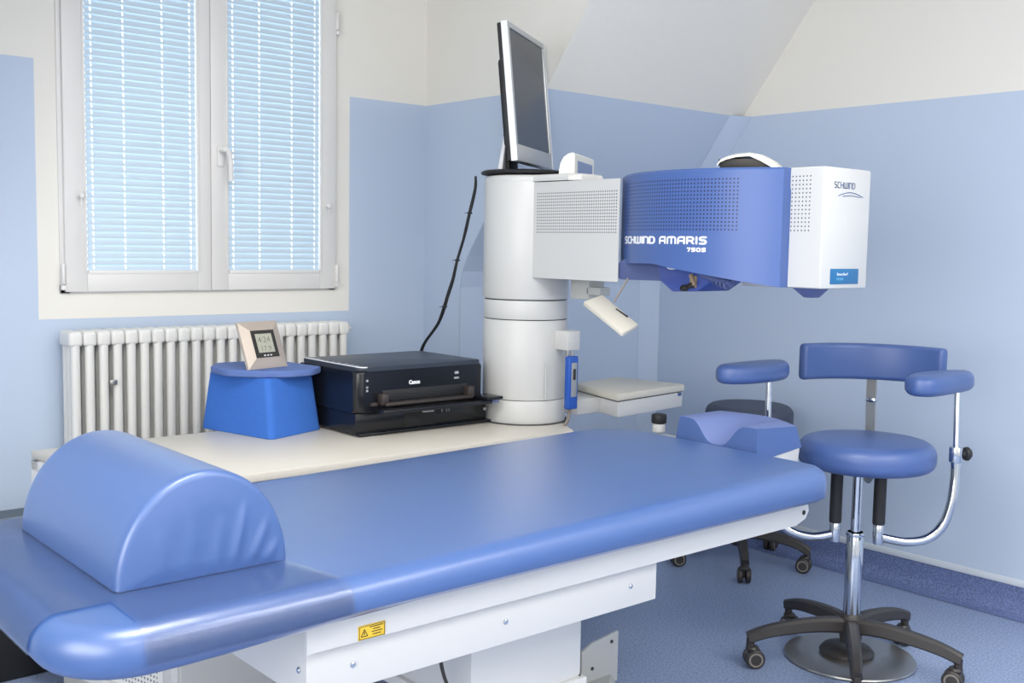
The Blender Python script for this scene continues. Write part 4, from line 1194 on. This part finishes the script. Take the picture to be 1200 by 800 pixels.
# armrests
def armrest(mt_xy, mount_z, path, post_xy, post_z, pad_pts, pad_z, knob):
    a_ = NB(); lathe(a_, [(.0165, mount_z+.045), (.0175, mount_z+.05), (.0175, .604), (.0165, .608)], (mt_xy[0], mt_xy[1], 0), 20); grip = obj('arm_grip', a_, M['black_matte'], st)
    a_ = NB(); lathe(a_, [(.0135, mount_z-.012), (.0155, mount_z-.008), (.0155, mount_z+.044), (.0145, mount_z+.046)], (mt_xy[0], mt_xy[1], 0), 20); obj('arm_pivot', a_, M['chrome'], st)
    a_ = NB(); tube(a_, smooth_path(path, 8), .0135, 16); obj('arm_tube', a_, M['chrome'], st)
    e = Vector(path[-1])
    a_ = NB(); cyl(a_, .019, e.z-.012, e.z+.032, (e.x, e.y), 20, .002); cl = obj('arm_collar', a_, M['chrome'], st)
    if knob:
        a_ = NB(); kd = Vector((.45, -.35, 0)).normalized(); q = kd.to_track_quat('Z', 'Y').to_matrix().to_4x4(); tmp = bmesh.new()
        lathe(tmp, [(.006, .015), (.010, .022), (.019, .026), (.020, .034), (.013, .042), (0, .044)], (0, 0, 0), 18); merge(a_, tmp, Matrix.Translation(Vector((e.x, e.y, e.z+.012))) @ q)
        obj('clamp_knob', a_, M['black_matte'], st)
    a_ = NB(); tube(a_, [(e.x, e.y, e.z+.02), (post_xy[0], post_xy[1], post_z)], .0088, 14); obj('arm_post', a_, M['chrome'], st)
    a_ = NB(); cushion(a_, pad_pts, pad_z, pad_z+.056, .024, .020, 6, .003); pd = obj('armrest_pad', a_, M['stool_vinyl'], st, angle=80)
    return pd
def pad_outline(c, ang, L_, w0, w1, bend=.012):
    """kidney-shaped armrest pad outline, CCW; w0 half-width at the front end"""
    d = Vector((math.cos(ang), math.sin(ang))); s = Vector((-d.y, d.x)); c = Vector(c); pts = []; N2 = 20
    def ctr(t): return c+d*((t-.5)*L_)+s*(bend*math.sin(PI*t))
    up, dn = [], []
    for k in range(N2+1):
        t = k/N2; e = (1-abs(2*t-1)**2.6)**.42; w = (w0+(w1-w0)*t)*max(e, .12)
        up.append(ctr(t)+s*w); dn.append(ctr(t)-s*w)
    return [tuple(p) for p in dn+up[::-1]]
rp = (2.927, 1.461)
armrest((2.769, 1.594), .402, [(2.775, 1.585, .410), (2.816, 1.534, .402), (2.858, 1.491, .414), (2.888, 1.464, .453), (2.903, 1.450, .516), (2.914, 1.448, .593), (2.915, 1.450, .646)],
        rp, .836, pad_outline((2.878, 1.484), R_(2), .31, .062, .056, .010), .831, True)
lpst = (2.627, 1.887)
armrest((2.724, 1.706), .392, [(2.719, 1.713, .402), (2.678, 1.751, .392), (2.639, 1.800, .405), (2.620, 1.838, .443), (2.617, 1.862, .516), (2.621, 1.874, .593), (2.623, 1.880, .646)],
        lpst, .846, pad_outline((2.570, 1.902), R_(0), .30, .058, .054, -.010), .841, False)

st2 = thing('swivel_stool', 'dark grey round stool on black casters behind the bed by the wall', 'stool', (3.37, 2.53, 0))
star_base(st2, 3.37, 2.53, 222, .262, .150, .060, M['stool_black'])
bm = NB(); cyl(bm, .024, .14, .36, (3.37, 2.53), 24, .002); obj('post_sleeve', bm, M['stool_black'], st2)
bm = NB(); cyl(bm, .013, .35, .56, (3.37, 2.53), 20); obj('gas_post', bm, M['chrome'], st2)
bm = NB(); cushion(bm, [(3.39+.168*math.cos(2*PI*k/48), 2.52+.168*math.sin(2*PI*k/48)) for k in range(48)], .545, .628, .035, .02, 8, .004); obj('seat', bm, M['grey_vinyl'], st2, angle=80)

# ------------------------------------------------------------------ ceiling lights (above the frame)
def lamp(x, y, w, h, power):
    t = thing('ceiling_lamp', 'rectangular recessed ceiling lamp with white diffuser', 'ceiling light', (x, y, ZC-.05), 'ceiling lamps')
    bm = NB()
    for a, b, c, d in ((-w/2-.02, w/2+.02, -h/2-.02, -h/2), (-w/2-.02, w/2+.02, h/2, h/2+.02), (-w/2-.02, -w/2, -h/2, h/2), (w/2, w/2+.02, -h/2, h/2)):
        box(bm, x+a, x+b, y+c, y+d, ZC-.045, ZC-.0005, .002)
    obj('frame', bm, M['window_white'], t)
    bm = NB(); box(bm, x-w/2, x+w/2, y-h/2, y+h/2, ZC-.030, ZC-.022); obj('diffuser', bm, M['diffuser'], t)
    L_ = bpy.data.lights.new('ceiling_lamp_light', 'AREA'); L_.shape = 'RECTANGLE'; L_.size = w; L_.size_y = h; L_.energy = power; L_.color = (1, .965, .915)
    lo = bpy.data.objects.new('ceiling_lamp_light', L_); C.objects.link(lo); lo.location = (x, y, ZC-.055)
lamp(.75, 1.0, 1.2, .6, 37)
lamp(2.3, -.3, 1.2, .6, 22)
lamp(.2, -.9, 1.2, .6, 22)
lamp(1.9, -1.5, 1.2, .6, 14)

# two window-shaped light panels added behind the camera to brighten upright surfaces
def fill_panel(name, c, u, n, w_, h_, power):
    c = Vector(c); u = Vector(u); n = Vector(n); wn = bpy.data.objects.new(name, None); C.objects.link(wn); wn.location = c; wn['kind'] = 'structure'
    X = frame_mx(c, u, (0, 0, 1))
    bm = NB(); sg = 1 if Vector((X[0][2], X[1][2], X[2][2])).dot(n) > 0 else -1
    for a, b, cc_, d in ((-w_/2-.06, w_/2+.06, -h_/2-.06, -h_/2), (-w_/2-.06, w_/2+.06, h_/2, h_/2+.06), (-w_/2-.06, -w_/2, -h_/2, h_/2), (w_/2, w_/2+.06, -h_/2, h_/2), (-.03, .03, -h_/2, h_/2)):
        box(bm, a, b, cc_, d, *sorted((.001*sg, .03*sg)), .003, Mx=X)
    obj('window_frame', bm, M['window_white'], wn)
    bm = NB(); box(bm, -w_/2, w_/2, -h_/2, h_/2, *sorted((.002*sg, .008*sg)), Mx=X); obj('pane', bm, M['fill_panel'], wn)
    L_ = bpy.data.lights.new('fill_panel_light', 'AREA'); L_.shape = 'RECTANGLE'; L_.size = w_; L_.size_y = h_; L_.energy = power; L_.color = (1, .975, .94)  # added fill light in front of the pane
    lo = bpy.data.objects.new('fill_panel_light', L_); C.objects.link(lo)
    lo.location = c+n*.04; lo.rotation_euler = (-n).to_track_quat('Z', 'Y').to_euler()
fill_panel('fill_panel_1', (1.3, YF, 1.45), (1, 0, 0), (0, 1, 0), 2.6, 1.5, 4)
fill_panel('fill_panel_2', (XL, .4, 1.45), (0, 1, 0), (1, 0, 0), 2.4, 1.5, 54)

# daylight through the blinds
w = bpy.data.worlds.new('sky'); S.world = w; w.use_nodes = True
bg = w.node_tree.nodes['Background']; bg.inputs[0].default_value = (.86, .93, 1, 1); bg.inputs[1].default_value = 3.6

# ------------------------------------------------------------------ camera
cam = bpy.data.cameras.new('camera'); co = bpy.data.objects.new('camera', cam); C.objects.link(co)
cam.sensor_width = 36; cam.lens = 36*1257.55/1200; cam.clip_start = .05
yaw, pitch, roll = .7108842, .0883677, .0180547
f = Vector((math.sin(yaw)*math.cos(pitch), math.cos(yaw)*math.cos(pitch), -math.sin(pitch)))
r = Vector((math.cos(yaw), -math.sin(yaw), 0)); u = r.cross(f)
r2 = r*math.cos(roll)+u*math.sin(roll); u2 = -r*math.sin(roll)+u*math.cos(roll)
X = Matrix.Identity(4)
for i in range(3): X[i][0], X[i][1], X[i][2] = r2[i], u2[i], -f[i]
X[0][3], X[1][3], X[2][3] = 0, 0, 1.22
co.matrix_world = X
S.camera = co
S.view_settings.view_transform = 'Standard'; S.view_settings.look = 'None'; S.view_settings.gamma = 1
S.view_settings.use_curve_mapping = False; S.view_settings.exposure = 0.0
